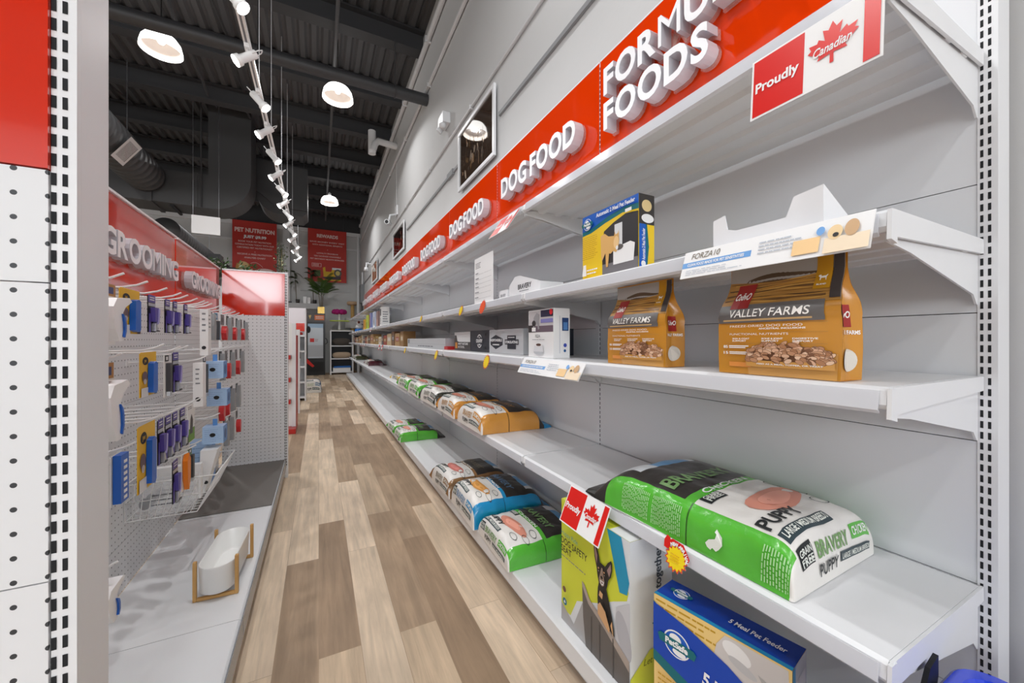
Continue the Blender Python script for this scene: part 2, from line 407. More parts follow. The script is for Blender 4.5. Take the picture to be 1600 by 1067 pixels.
def endwall(name, label, y, near):
    """cross panel at the end of the left run: pegboard, red header, slotted upright"""
    T = thing(name, label, 'shelving panel', (-.47, y, 0), 0, None, world=True)
    xp, xr = (-.2795, -.257) if near else (-.2505, -.2285)          # edge of the board, edge of the upright
    mb = MB(); zs = [.15, .43, .86, 1.206, 1.337] if near else [.15, .342, .613, .884, 1.11, 1.337]
    for a, b in zip(zs[:-1], zs[1:]): mb.box(XL+.02, xp, y-.012, y, a+.0008, b-.0008, PEG)
    mb.build('pegboard', T)
    mb = MB(); mb.box(XL+.02, xp+.0005, y-.014, y, 1.3378, 1.685, REDL); mb.build('header_panel', T)['label'] = 'glossy red header panel'
    mb = MB(); mb.box(XL+.02, xr-.001, y-.016, y+.004, 1.6855, 1.695, WHITE); mb.build('cap_strip', T)
    mb = MB(); mb.box(xp-.02, xr, y+.0005, y+.068, 0, 1.684, WHITE); mb.box(xp+.001, xr, y-.009, y+.0004, 0, 1.684, WHITE)
    for xc, w in ((xp+.0035, .0045), (xp+.0128, .0045)):
        z = .1
        while z < 1.66:
            mb.poly([(xc-w/2, y-.0096, z), (xc+w/2, y-.0096, z), (xc+w/2, y-.0096, z+.0145), (xc-w/2, y-.0096, z+.0145)], SLOT); z += .0226
    mb.build('upright', T)
    del T['_o']; return T
endwall('endcap_panel', 'white pegboard end panel with red header closest to the camera on the left', .650, True)
endwall('partition_panel', 'white pegboard cross panel with red header at the far end of the grooming aisle', 3.69, False)
for k in range(3):
    y0, y1 = LY[k], LY[k+1]
    if k == 0: y0 += .07
    lab = ['near section of the left pegboard fixture with bare white deck beside the end panel',
           'middle section of the left pegboard fixture under the larger GROOMING lettering',
           'far section of the left pegboard fixture with dark grey deck top'][k]
    T = thing('pegboard_bay', lab, 'shelving', (XL, (y0+y1)/2, 0), 0, 'pegboard sections on the left', world=True)
    mb = MB(); zs = [.15, .342, .613, .884, 1.11, 1.337]
    for a, b in zip(zs[:-1], zs[1:]): mb.box(XL-.012, XL, y0+.002, y1-.018, a+.0008, b-.0008, PEG)
    mb.build('pegboard', T)
    mb = MB(); mb.box(XL-.04, XL-.013, y0-.012, y0+.03, 0, 1.684, WHITE); mb.build('upright', T)
    mb = MB(); mb.box(XL-.012, XL+.002, y0+.001, y1-.017, 1.3378, 1.685, REDL); h = mb.build('header_panel', T); h['label'] = 'glossy red header panel'
    h['_o'] = T['_o']
    if k == 1: word(h, 'GROOMING', (XL+.002, 1.745, 1.44), (0, 1, 0), (1, 0, 0), .092, .765, .035)
    if k == 2: word(h, 'GROOMING', (XL+.002, 2.74, 1.44), (0, 1, 0), (1, 0, 0), .092, .70, .035)
    del h['_o']
    mb = MB(); mb.box(XL-.014, XL+.012, y0+.001, y1-.017, 1.6855, 1.695, WHITE); mb.build('cap_strip', T)
    mb = MB(); mb.extrude([(XLF-.008, .15), (XLF-.001, .145), (XLF, .09), (XLF-.006, .08), (XLF-.012, .085), (XLF-.012, .13), (XL+.002, .13), (XL+.002, .15)], y0+.0012, y1-.0012, WHITE)
    d = mb.build('base_deck', T)
    if k == 2:
        d['_o'] = T['_o']; mb = MB(); mb.box(XL+.004, XLF-.006, y0+.03, y1-.03, .1504, .156, mat('grey_mat', (120, 116, 112), .75)); mb.build('deck_mat', T)['label'] = 'dark grey mat'; del d['_o']
    mb = MB(); mb.extrude([(XLF+.0045, .152), (XLF+.0062, .10), (XLF+.0062, .085), (XLF+.002, .085), (XLF+.001, .15)], y0+.004, y1-.004, mat('grey_rail', (150, 154, 160), .25)); mb.build('price_rail', T)
    mb = MB(); mb.box(-.30, -.29, y0+.001, y1-.001, 0, .128, WHITE); mb.build('kick_plate', T)
    del T['_o']
#==PART2==
# ------------------------------------------------------------------ lamps: pendants, track with spots
GLOW = mat('lamp_glow', (255, 252, 246), .4, emit=1.6)
SHADE = mat('white_bowl_shade', (250, 248, 244), .3, emit=2.6)
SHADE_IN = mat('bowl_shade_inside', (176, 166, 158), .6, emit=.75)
LENS = mat('spot_lens', (255, 254, 250), .3, emit=22)
def light(name, kind, loc, energy, parent=None, **k):
    l = bpy.data.lights.new(name, kind); l.energy = energy
    for a, b in k.items(): setattr(l, a, b)
    o = bpy.data.objects.new(name, l); COL.objects.link(o); o.location = loc
    if parent is not None: o.parent = parent
    return o
def pendant_proto():
    T = thing('pendant_lamp', 'x', 'lamp', (0, 0, 0))
    mb = MB(); r = .2
    mb.lathe([(.03, .19), (.09, .182), (.15, .155), (.185, .105), (r, .04), (r+.004, 0)], (0, 0, 0), SHADE, 32)
    mb.build('shade', T)
    mb = MB(); mb.lathe([(r+.0035, 0), (r-.006, .012), (.165, .085), (.13, .135), (.08, .165), (.001, .17)], (0, 0, 0), SHADE_IN, 32)
    mb.build('shade_lining', T)
    mb = MB(); mb.lathe([(.001, .085), (.03, .09), (.042, .115), (.03, .145), (.02, .16)], (0, 0, 0), GLOW, 16); mb.build('bulb', T)
    mb = MB(); mb.lathe([(.03, .19), (.035, .2), (.035, .26), (.012, .27), (.012, .29)], (0, 0, 0), WHITE, 16); mb.tube([(0, 0, .28), (0, 0, .86)], .006, BLACK, 6); mb.build('stem', T)
    return T
PP = pendant_proto()
pend = [(.2465, 6.06, 'white glass bowl pendant lamp nearest the camera over the aisle'), (.247, 10.8, 'small white bowl pendant lamp over the far end of the aisle'),
        (-1.685, 6.0, 'large white bowl pendant lamp over the left fixtures'), (-3.62, 6.0, 'white bowl pendant lamp just above the round duct beside the left upright'),
        (-1.685, 1.3, None), (.2465, 1.3, None), (-3.62, 1.3, None), (-1.685, 10.8, None), (-1.685, -3.4, None), (.2465, -3.4, None)]
first = True
for x, y, lb in pend:
    zz = 4.6
    if lb and first: o = PP; o.location = (x, y, zz); o['label'] = lb; o['group'] = 'pendant lamps'; first = False
    elif lb: o = dup(PP, (x, y, zz), 0, lb, 'pendant lamps')
    light('pendant_light', 'AREA', (x, y, zz+.075), PENDANT_W, shape='DISK', size=.09, spread=math.radians(170))
TX, TZ = -.473, 3.34
SWHITE = mat('spot_white', (240, 240, 240), .35)
T = thing('track_rail', 'white suspended lighting track running along the aisle', 'lighting track', (TX, 2, TZ), world=True)
mb = MB(); mb.box(TX-.02, TX+.02, 1.6, 12.2, TZ-.018, TZ+.018, SWHITE); mb.box(TX-.007, TX+.007, 1.61, 12.19, TZ-.0186, TZ-.0181, GREY); mb.build('rail', T)
for yc in (2.9, 4.06, 5.04, 6.36, 7.49, 8.91, 11.2):
    mb = MB(); mb.tube([(TX, yc, TZ+.0185), (TX, yc, 5.46)], .0035, mat('cable_grey', (206, 208, 212), .4), 6); mb.build('suspension_cable', T)
for yc in (1.65, 4.7, 7.0, 9.4):
    mb = MB(); mb.box(TX-.024, TX+.024, yc-.05, yc+.05, TZ-.022, TZ+.03, SWHITE); mb.build('rail_joiner', T)
del T['_o']
def spot_proto():
    T = thing('track_spotlight', 'x', 'spotlight')
    mb = MB(); mb.box(-.016, .016, -.045, .045, -.034, -.0005, SWHITE); mb.tube([(0, 0, -.034), (0, 0, -.06)], .009, SWHITE, 8); mb.build('adapter', T)
    return T
def spot(y, side, tilt, lb):
    """head hangs under the rail and leans to one side (+1 right shelves, -1 left)"""
    T = thing('track_spotlight', lb, 'spotlight', (TX, y, TZ-.019), 0, 'track spotlights')
    mb = MB(); mb.box(-.016, .016, -.04, .04, -.03, 0, SWHITE); mb.tube([(0, 0, -.028), (0, 0, -.055)], .009, SWHITE, 8); mb.build('adapter', T)
    d = Vector((side*math.sin(tilt), -.25*math.cos(tilt), -math.cos(tilt))).normalized()
    q = d.to_track_quat('Z', 'Y').to_matrix(); c0 = Vector((0, 0, -.08)) - d*.07
    mb = MB(); mb.lathe([(.001, 0), (.028, .001), (.03, .01), (.03, .12), (.04, .13), (.043, .165), (.04, .166)], c0, SWHITE, 18, q); mb.build('head', T)
    mb = MB(); mb.lathe([(.001, .158), (.0395, .158)], c0, LENS, 18, q); mb.build('lens', T)
    ax = q @ Vector((1, 0, 0)); e = c0 + d*.035
    mb = MB()
    loop = [e + ax*.033 + d*.0, e + ax*.036 - d*.05, e + ax*.02 - d*.085, e - ax*.02 - d*.085, e - ax*.036 - d*.05, e - ax*.033]
    mb.tube(loop, .004, SWHITE, 6); mb.build('yoke', T)
    l = light('spot_light', 'SPOT', (0, 0, 0), TRACK_W, spot_size=math.radians(95), spot_blend=.6, shadow_soft_size=.022)
    l.location = Vector((TX, y, TZ-.019)) + c0 + d*.170; l.rotation_euler = d.to_track_quat('-Z', 'Y').to_euler()
    return T
ys = [2.3, 2.86] + [3.43+.57*i for i in range(15)]
for i, y in enumerate(ys):
    side = -1 if i % 2 == 0 else 1
    spot(y, side, math.radians(48 if side < 0 else 40), 'white track spotlight aimed at the %s, %s from the near end of the rail' % ('left' if side < 0 else 'right', ORD[i]))
# the same track goes on behind the camera
for i, y in enumerate([-2.6, -1.9, -1.2, -.5, .2, .9, 1.6]):
    d = Vector(((1 if i % 2 else -1)*.75, .1, -1)).normalized()
    l = light('spot_light', 'SPOT', (TX+d.x*.15, y, TZ-.2), TRACK_W*.9, spot_size=math.radians(110), spot_blend=.7, shadow_soft_size=.05)
    l.rotation_euler = d.to_track_quat('-Z', 'Y').to_euler()
#==PART3==
# ------------------------------------------------------------------ overhead: ducts, pipes, hangers
def duct_round(name, label, x, z, y0, y1, r, rings=.16):
    T = thing(name, label, 'duct', (x, y0, z), world=True)
    mb = MB(); prof = [(.001, 0)]; y = y0
    while y < y1:
        prof += [(r, y-y0), (r, y-y0+.03), (r-.008, y-y0+.04), (r-.008, min(y+rings-.01, y1)-y0)]; y += rings
    prof += [(r-.008, y1-y0), (.001, y1-y0)]
    mb.lathe(prof, (x, y0, z), DUCT, 32, Matrix.Rotation(-math.pi/2, 3, 'X'))
    mb.build('duct_tube', T); return T
VENTW = mat('vent_white', (214, 212, 212), .5)
def grille(T, c, ax, ay, s, nm='vent_grille'):
    mb = MB(); c = Vector(c); ax = Vector(ax).normalized(); ay = Vector(ay).normalized(); n = ax.cross(ay)
    F = Face(mb, c+n*.012, ax, ay)
    F.rect(-s, -s, s, s, VENTW); F.rect(-s*.72, -s*.72, s*.72, s*.72, SLOT)
    for i in range(12):
        a = -s*.7+i*s*1.4/12
        F.rect(a, -s*.72, a+s*.07, s*.72, VENTW); F.k -= 1
    o = mb.build(nm, T); return o
T = duct_round('spiral_duct', 'dark grey spiral round duct with a square white vent coming from the left', -2.62, 3.92, 5.6, 8.55, .28)
n = Vector((.82, 0, -.57)); c = Vector((-2.62, 7.15, 3.92)) + n*.29
grille(T, c, (0, 1, 0), n.cross(Vector((0, 1, 0))), .18)
mb = MB(); c2 = c + n*.006
mb.tube([(-2.62, 5.9, 4.31), (-2.62, 5.9, 5.45)], .006, STEEL, 6); mb.tube([(-2.62, 7.9, 4.31), (-2.62, 7.9, 5.45)], .006, STEEL, 6); mb.build('hanger_rod', T); del T['_o']
T = duct_round('spiral_duct', 'dark grey spiral round duct running to the back wall below the box duct', -2.55, 3.2, 9.3, 14.0, .22)
for i, (y, s) in enumerate(((11.0, -1), (11.6, 1), (13.4, -1), (13.5, 1))):
    mb = MB(); xx = -2.55 + s*.3; mb.box(xx-.13, xx+.13, y-.2, y+.2, 3.04, 3.2, DUCT); mb.box(xx-.1, xx+.1, y-.17, y+.17, 3.025, 3.0395, VENTW); mb.build('side_vent', T)
mb = MB(); mb.tube([(-2.55, 12.5, 3.41), (-2.55, 12.5, 5.45)], .008, STEEL, 6); mb.build('hanger_rod', T)
del T['_o']
T = thing('plenum_duct', 'large dark grey rectangular duct with curved elbow dropping from the roof', 'duct', (-2.4, 8.9, 3.7), world=True)
def elbow(x_in, sgn, zb, h, w, r, y0, y1):
    """vertical drop of width w at x_in, curving to +/-x, bottom at zb"""
    mb = MB(); pts = [(x_in-w/2, 5.44), (x_in-w/2, zb+h)] if sgn < 0 else []
    out = []
    # outer curve from the vertical side to the horizontal bottom
    xo = x_in - sgn*w/2
    out.append((xo, 5.44)); out.append((xo, zb+r))
    for i in range(1, 13):
        t = math.pi/2*i/12; out.append((xo+sgn*r*(1-math.cos(t)), zb+r*(1-math.sin(t))))
    xe = xo + sgn*(r+.25); out += [(xe, zb), (xe, zb+h), (x_in+sgn*w/2, zb+h), (x_in+sgn*w/2, 5.44)]
    mb.extrude(out, y0, y1, DUCT); return mb
elbow(-1.45, -1, 3.5, .6, .64, .6, 8.6, 9.25).build('drop_elbow', T)
mb = MB(); mb.box(-3.75, -1.985, 8.62, 9.24, 3.52, 4.09, DUCT); mb.box(-2.60, -2.54, 8.59, 9.27, 3.50, 4.11, DUCT); mb.box(-1.98, -1.92, 8.585, 9.265, 3.495, 4.105, DUCT); mb.build('duct_box', T)
mb = MB()
for x in (-3.3, -2.3): mb.tube([(x, 8.7, 3.505), (x, 9.2, 3.49)], .03, BLACK, 6)
mb.build('hanger_bracket', T)
mb = MB(); mb.tube([(-1.86, 8.55, 3.5), (-1.86, 8.55, 5.45)], .012, DARKB, 6); mb.build('hanger_rod', T); del T['_o']
T = thing('plenum_duct', 'dark grey rectangular duct with curved underside behind the lighting track', 'duct', (-.8, 9.6, 3.7), world=True)
fx = lambda x: -1.22+(x+1.05)*.787
mb = MB(); out = [(-1.05, 4.6), (-1.05, 4.15)]
for i in range(11):
    t = math.pi/2*i/10; out.append((-.98+.5*(1-math.cos(t)), 3.92-.42*math.sin(t)))
out += [(.1, 3.5), (.22, 3.6), (.22, 4.55)]
mb.extrude([(fx(a), b+.33) for a, b in out], 9.55, 10.3, DUCT); mb.build('duct_box', T)
mb = MB(); mb.extrude([(fx(a), b+.33) for a, b in [(-1.06, 3.93), (-.98, 3.93), (-.5, 3.62), (.22, 3.62), (.22, 3.7), (-1.06, 3.98)]], 9.50, 9.548, DUCT); mb.build('duct_flange', T); 
mb = MB(); mb.tube([(-1.1, 9.9, 4.9), (-1.1, 9.9, 5.45)], .01, DARKB, 6); mb.tube([(-.3, 9.9, 4.85), (-.3, 9.9, 5.45)], .01, DARKB, 6); mb.build('hanger_rod', T); del T['_o']
T = thing('sprinkler_pipe', 'thick dark grey pipe crossing under the roof to the right wall', 'pipe', (XW-.02, 5.3, 4.42), world=True)
mb = MB(); mb.tube([(-9, 5.22, 4.42), (XW-.01, 5.22, 4.42)], .075, mat('pipe_charcoal', (56, 56, 58), .5), 16); mb.build('pipe', T)
for i, x in enumerate((-4.2, -2.4, -.62, .9)):
    mb = MB(); mb.tube([(x, 5.22, 4.5), (x, 5.22, 5.1)], .007, DARKB, 6); mb.tube([(x, 5.22+.082*math.cos(t), 4.42+.082*math.sin(t)) for t in [2*math.pi*j/16 for j in range(16)]], .006, DARKB, 6, closed=True); mb.build('pipe_hanger', T)
del T['_o']
for j, (x, lb) in enumerate(((-.55, 'thin dark gas pipe hanging along the aisle just right of the lighting track'),)):
    mb = MB(); mb.tube([(x+.75, 2.0, 5.05), (x+.75, 14.0, 5.05)], .022, DARKC, 8)
    for y in (3.4, 6.1, 8.8, 11.4): mb.tube([(x+.75, y, 5.07), (x+.75, y, 5.16)], .006, DARKB, 6)
    tag(mb.build('gas_pipe'), lb, 'pipe')
k = 40
for x in (-5.2, -3.0, -1.15):
    mb = MB()
    for yb in [4.1, 5.43, 6.77, 8.1, 9.43]:
        mb.tube([(x, yb+.1, 5.2), (x, yb+1.22, 5.42)], .02, DARKB, 4, smooth=False); mb.tube([(x-.5, yb+.1, 5.42), (x-.5, yb+1.22, 5.2)], .02, DARKB, 4, smooth=False)
    struct(mb, 'trim_%d' % k); k += 1
# ------------------------------------------------------------------ right wall fittings
CONDUIT = mat('conduit_white', (214, 214, 215), .45)
for z, r, lb in ((5.12, .035, 'thick white conduit pipe along the very top of the right wall'), (4.53, .022, 'white conduit pipe below the top of the right wall'),
                 (3.39, .012, 'thin white conduit line above the pictures on the right wall')):
    mb = MB(); mb.tube([(XW-r-.004, -1, z), (XW-r-.004, YB-.3, z)], r, CONDUIT, 8)
    y = .4
    while y < 14.4: mb.box(XW-2*r-.01, XW-.001, y-.012, y+.012, z-r-.008, z+r+.008, CONDUIT); y += 1.55
    tag(mb.build('conduit_pipe'), lb, 'conduit')
mb = MB(); mb.box(XW-.02, XW-.001, -1, 2.86, 2.975, 3.005, mat('rail_grey', (150, 151, 153), .5)); mb.box(XW-.02, XW-.001, 3.9, 6.55, 2.975, 3.005, mat('rail_grey', (0, 0, 0))); mb.box(XW-.02, XW-.001, 7.85, 13.5, 2.975, 3.005, mat('rail_grey', (0, 0, 0)))
mb.box(XW-.03, XW-.001, 4.05, 4.25, 2.96, 3.02, mat('rail_grey', (0, 0, 0)))
tag(mb.build('wall_rail'), 'grey surface raceway rail running behind the pictures on the right wall', 'raceway')
GLASSPIC = {}
def picture(y0, y1, z0, z1, lb, kind):
    T = thing('wall_picture', lb, 'picture', (XW-.02, (y0+y1)/2, z0), 0, 'framed pictures on the right wall', world=True)
    x = XW-.045; mb = MB(); w = .035
    mb.box(x, XW-.022, y0, y1, z0, z0+w, WHITE); mb.box(x, XW-.022, y0, y1, z1-w, z1, WHITE); mb.box(x, XW-.022, y0, y0+w, z0+w, z1-w, WHITE); mb.box(x, XW-.022, y1-w, y1, z0+w, z1-w, WHITE)
    mb.build('frame', T, bevel=.003)
    mb = MB(); F = Face(mb, (x+.012, y1-w, z0+w), (0, -1, 0), (0, 0, 1)); a, b = y1-y0-2*w, z1-z0-2*w
    bg = {'d': (62, 48, 38), 'r': (38, 24, 22), 't': (188, 160, 128)}[kind]
    kw = dict(rough=.03, spec=.8, coat=.5)
    F.rect(0, 0, a, b, mat('print_'+kind, bg, **kw)); rr = random.Random(kind)
    pal = {'d': [(150, 124, 100), (96, 82, 72), (176, 158, 140), (116, 90, 64), (70, 62, 60)], 'r': [(120, 30, 34), (150, 60, 52), (90, 66, 50), (160, 130, 110), (60, 20, 24)], 't': [(206, 184, 154), (150, 116, 84), (120, 90, 66), (222, 206, 182)]}[kind]
    for i in range(46):
        c = pal[rr.randrange(len(pal))]; cx = rr.uniform(.1, .9)*a; cy = (rr.betavariate(2, 3.4) if kind != 't' else rr.random())*b*.9+.03
        F.ell(cx, cy, rr.uniform(.008, .03)*a*(1 if kind != 'd' else .7), rr.uniform(.03, .12)*b, mat('pr_%d_%d_%d' % c, c, **kw), 10, rr.uniform(-.4, .4)); F.k -= .8
    mb.build('print', T); del T['_o']
picture(2.90, 3.82, 2.67, 3.27, 'white-framed dark print nearest the camera, on the wall above the red header panels', 'd')
picture(6.69, 7.78, 2.70, 3.20, 'white-framed dark and red print, middle of the three wall pictures', 'r')
picture(10.05, 11.15, 2.66, 3.18, 'pale tan framed print, farthest along the right wall', 't')
T = thing('emergency_light', 'small white emergency light box high on the right wall', 'emergency light', (XW-.01, 4.31, 3.6), world=True)
mb = MB(); mb.box(XW-.09, XW-.001, 4.2, 4.40, 3.60, 3.72, WHITE); mb.build('housing', T, bevel=.006)
for dy in (-.05, .06):
    mb = MB(); q = Vector((-.6, dy*4, -.7)).to_track_quat('Z', 'Y').to_matrix(); mb.lathe([(.001, 0), (.03, 0), (.036, .05), (.001, .05)], (XW-.06, 4.30+dy, 3.595), WHITE, 12, q); mb.build('lamp_head', T)
del T['_o']
T = thing('vent_pipe', 'thick white elbow pipe coming out of the top of the right wall', 'pipe', (XW, 7.6, 4.8), world=True)
mb = MB(); mb.tube([(XW-.001, 7.55, 4.83), (1.12, 7.55, 4.85), (1.0, 7.55, 4.86), (.94, 7.55, 4.80), (.90, 7.55, 4.66)], .06, WHITE, 14); mb.tube([(.89, 7.6, 4.62), (.89, 7.6, 5.05)], .068, WHITE, 14); mb.build('pipe', T); del T['_o']
T = thing('security_camera', 'white bullet security camera on a dome base high on the right wall', 'camera', (XW, 7.5, 3.4), world=True)
mb = MB(); mb.box(XW-.03, XW-.001, 7.42, 7.58, 3.5, 3.68, WHITE); mb.tube([(XW-.03, 7.5, 3.52), (XW-.14, 7.47, 3.48), (XW-.16, 7.46, 3.38)], .018, WHITE, 8); mb.build('mount', T)
mb = MB(); q = Vector((-.45, -1, -.12)).to_track_quat('Z', 'Y').to_matrix(); mb.lathe([(.001, -.1), (.04, -.1), (.045, .1), (.045, .12), (.04, .12), (.001, .11)], (XW-.17, 7.46, 3.33), WHITE, 16, q); mb.build('body', T)
mb = MB(); mb.lathe([(.001, .118), (.034, .118)], (XW-.17, 7.46, 3.33), BLACK, 16, q); mb.build('lens', T)
mb = MB(); mb.tube([(XW-.012, 7.5, 3.68), (XW-.012, 7.5, 4.5)], .008, CONDUIT, 6); mb.build('cable_conduit', T); del T['_o']
T = thing('floodlight', 'small white bracket lamp near the far end of the right wall', 'lamp', (XW, 11.6, 3.3), world=True)
mb = MB(); mb.tube([(XW-.01, 11.6, 3.3), (XW-.12, 11.6, 3.32), (XW-.13, 11.6, 3.2)], .025, WHITE, 8); mb.lathe([(.001, 0), (.05, 0), (.07, -.1), (.001, -.1)], (XW-.13, 11.6, 3.2), WHITE, 12); mb.build('lamp_body', T); del T['_o']
mb = MB(); mb.tube([(XW-.12, 14.2, .001), (XW-.12, 14.2, 4.75)], .045, CONDUIT, 10); tag(mb.build('riser_pipe'), 'white vertical riser pipe in the far right corner', 'pipe')
T = thing('electrical_panel', 'grey electrical box with conduits near the far right corner', 'electrical box', (XW, 13.6, 2.2), world=True)
mb = MB(); mb.box(XW-.12, XW-.001, 13.35, 13.75, 2.35, 2.95, mat('box_grey', (120, 122, 124), .5)); mb.build('housing', T)
mb = MB(); mb.tube([(XW-.05, 13.5, 2.95), (XW-.05, 13.5, 3.36)], .03, CONDUIT, 8); mb.tube([(XW-.05, 13.62, 1.6), (XW-.05, 13.62, 2.35)], .03, mat('conduit_dark', (80, 82, 85), .5), 8); mb.build('conduit', T); del T['_o']
#==PART4==
# ------------------------------------------------------------------ food bags lying on the shelves
def bag_fn(L, Wd, T, seed, flat=.24, amp=.007):
    E = .09; a0 = Wd/2; kk = .84; cx = E*(1-(1-kk**4)**.25)
    off = Vector((seed*3.1, seed*1.7, 0))
    def fn(s, w, lift=0.):
        if s < .15: t = s/.15; hz = kk*t; x = E*(1-(1-hz**4)**.25)
        else:
            x = cx+(L-cx)*(s-.15)/.85
            hz = (1-(1-x/E)**4)**.25 if x < E else 1.0
        if s > 1-flat:                               # towards the folded top seam
            q = (s-1+flat)/flat; hz *= 1-.72*q*q*q
        a = a0*(1-.05*max(0, (.12-s)/.12)) * (1+.05*max(0, (s-.75)/.25))
        if w < .2: t = w/.2; g = kk*t; y = -a*(1-g**4)**.25
        elif w > .8: t = (1-w)/.2; g = kk*t; y = a*(1-g**4)**.25
        else: y = -kk*a+2*kk*a*(w-.2)/.6; g = (1-(y/a)**4)**.25
        h = T*hz*g
        p = Vector((x, y, h))
        nz = noise.noise(Vector((x*9, y*9, h*6))+off)*amp + noise.noise(Vector((x*24, y*24, h*20))+off)*amp*.5
        if h > .004: p.z = max(.001, h+nz*min(1, h/.04)); p.y += nz*.7
        c = Vector((x*.0+L*.45, 0, T*.2)); n = (p-c); n = Vector((n.x*.15 if .1 < s else -abs(n.x), n.y*(.9 if (w < .2 or w > .8) else .15), max(.01, n.z)))
        return p + n.normalized()*lift
    return fn
def bag(name, label, cat, loc, rotz, L, Wd, T, col, accent, seed, group, detail=1, meat=(226, 150, 128), flavour='CHICKEN', tailcol=None, words=True):
    """sack on its back: bottom end at local x=0, folded top at x=L"""
    fn = bag_fn(L, Wd, T, seed); mb = MB(); tag_ = '%d_%d_%d' % col
    white = C('sack_white', 236, 233, 228, .32, bump=.15, bscale=35); dark = C('sack_dark', 52, 48, 46, .3, bump=.15, bscale=30)
    colm = C('sack_'+tag_, *col, .22, spec=.8, bump=.2, bscale=30); deep = C('sackd_'+tag_, *[int(v*.55) for v in col], .3)
    sky = C('sack_sky', 88, 160, 214, .3); snow = C('sack_snow', 214, 218, 222, .3)
    ns = {1: 3, 2: 6}[detail]
    ss = [0, .05, .1, .15, .2, .26, .32, .38, .44, .49, .53, .58, .64, .70, .76, .80, .86, .93, 1.0]; ww = [0, .05, .1, .15, .2, .26, .34, .42, .5, .58, .66, .74, .8, .85, .9, .95, 1.0]
    def ref(v):
        o = []
        for a, b in zip(v[:-1], v[1:]): o += [a+(b-a)*i/ns for i in range(ns)]
        return o+[v[-1]]
    S2, W2 = ref(ss), ref(ww); nW = len(W2)
    vs = [fn(s, w) for s in S2 for w in W2]; base = len(mb.v); mb.v += [tuple(p) for p in vs]
    for i in range(len(S2)-1):
        for j in range(nW-1):
            s, w = (S2[i]+S2[i+1])/2, (W2[j]+W2[j+1])/2
            side = w < .2 or w > .8
            if side: m = (colm if .13 < s else white) if .03 < s else white
            elif s < .49: m = white
            elif s < .53: m = colm
            elif s < .80: m = dark
            else: m = sky if abs(w-.45) < .14 else (snow if abs(w-.5) < .24 else dark)
            if side and s > .93: m = dark
            if side and .49 < s < .50: m = deep
            mb.f.append((base+i*nW+j, base+(i+1)*nW+j, base+(i+1)*nW+j+1, base+i*nW+j+1)); mb.m.append(mb.mi(m)); mb.sm.append(True)
    mb.add([fn(s, 0) for s in (0, 1)] + [fn(s, 1) for s in (1, 0)], [(0, 1, 2, 3)], white)     # underside
    # crimped top seam lying on the shelf
    e0 = [fn(1.0, w) for w in [i/12 for i in range(13)]]
    mb.add(e0 + [Vector((p.x+.05, p.y*.98, max(.002, p.z*.5))) for p in e0], [(i, i+1, 14+i, 13+i) for i in range(12)], C('seam_'+tag_, *(tailcol or col), .3))
    # gusset ears at the bottom corners
    for sg in ((-1, 1) if detail == 1 else ()):
        y = sg*Wd/2*.93
        mb.add([(0.0, y, T*.1), (.045, y+sg*.012, T*.05), (.05, y+sg*.01, T*.8), (.005, y*1.0, T*.62), (-.018, y+sg*.008, T*.3)], [(0, 1, 2, 3, 4) if sg > 0 else (4, 3, 2, 1, 0)], colm)
    o = .0028
    q_ = lambda v: v if v < .15 else .15+(v-.15)*.75
    def P(s, w): return fn(s, w, o)
    # lettering: words run from the near side (large w) to the far side, tops towards the folded end
    def T_(body, s0, w0, ds, dw, m, bold=.02, sh=0):
        bold = min(bold, .022)
        vs, fs, wd, _c = glyphs(body, bold, sh); mb.add([P(q_(s0)+b*ds, w0-a/wd*dw) for a, b, z in vs], fs, m)
    def patch(s0, s1, w0, w1, m, n=8, k=8, lift=.0014):
        s0, s1 = q_(s0), q_(s1)
        mb.grid(lambda u, v: fn(s0+(s1-s0)*u, w1+(w0-w1)*v, lift), n, k, m)
    ink = C('sack_ink', 34, 38, 40, .5); pale = C('sack_pale_ink', 232, 236, 228, .5); accm = C('acc_'+tag_, *accent, .4)
    T_('BRAVERY', .74, .78, .075, .50, accm, .03)
    T_(flavour, .611, .70, .028, .36, pale, .03)
    n = 20; meatm = C('meat_%d_%d_%d' % meat, *meat, .4); meat2 = C('meatl_%d_%d_%d' % meat, *[min(255, v+22) for v in meat], .4)
    for rx, rw, m, lf in ((.072, .19, meatm, .0018), (.042, .11, meat2, .0024)):
        pts = [(0, 0)]; ring = []
        vs = [fn(.33, .48, lf)]
        for r in (.5, 1):
            for i in range(n):
                t = 2*math.pi*i/n; k2 = 1+.16*math.cos(2*t+.7)+.06*math.sin(3*t)
                vs.append(fn(.33+rx*r*k2*math.sin(t), .48+rw*r*k2*math.cos(t), lf))
        fs = [(0, 1+(i+1) % n, 1+i) for i in range(n)] + [(1+i, 1+(i+1) % n, 1+n+(i+1) % n, 1+n+i) for i in range(n)]
        mb.add(vs, fs, m, True)
    patch(.53, .60, .64, .77, ink); T_('GRAIN', .57, .755, .02, .1, pale); T_('FREE', .54, .755, .024, .1, pale)
    T_('PUPPY', .245, .79, .05, .27, ink, .04)
    patch(.165, .215, .44, .79, C('slate', 54, 70, 76, .4)); T_('LARGE / MEDIUM BREEDS', .178, .775, .022, .32, pale)
    T_('BRAVERY', .09, .665, .042, .26, accm, .03); patch(.098, .142, .20, .37, colm); T_(flavour, .107, .36, .026, .15, pale)
    T_('PUPPY', .035, .665, .035, .16, ink, .04); patch(.042, .075, .20, .48, C('slate', 0, 0, 0)); T_('LARGE / MEDIUM BREEDS', .05, .47, .018, .26, pale)
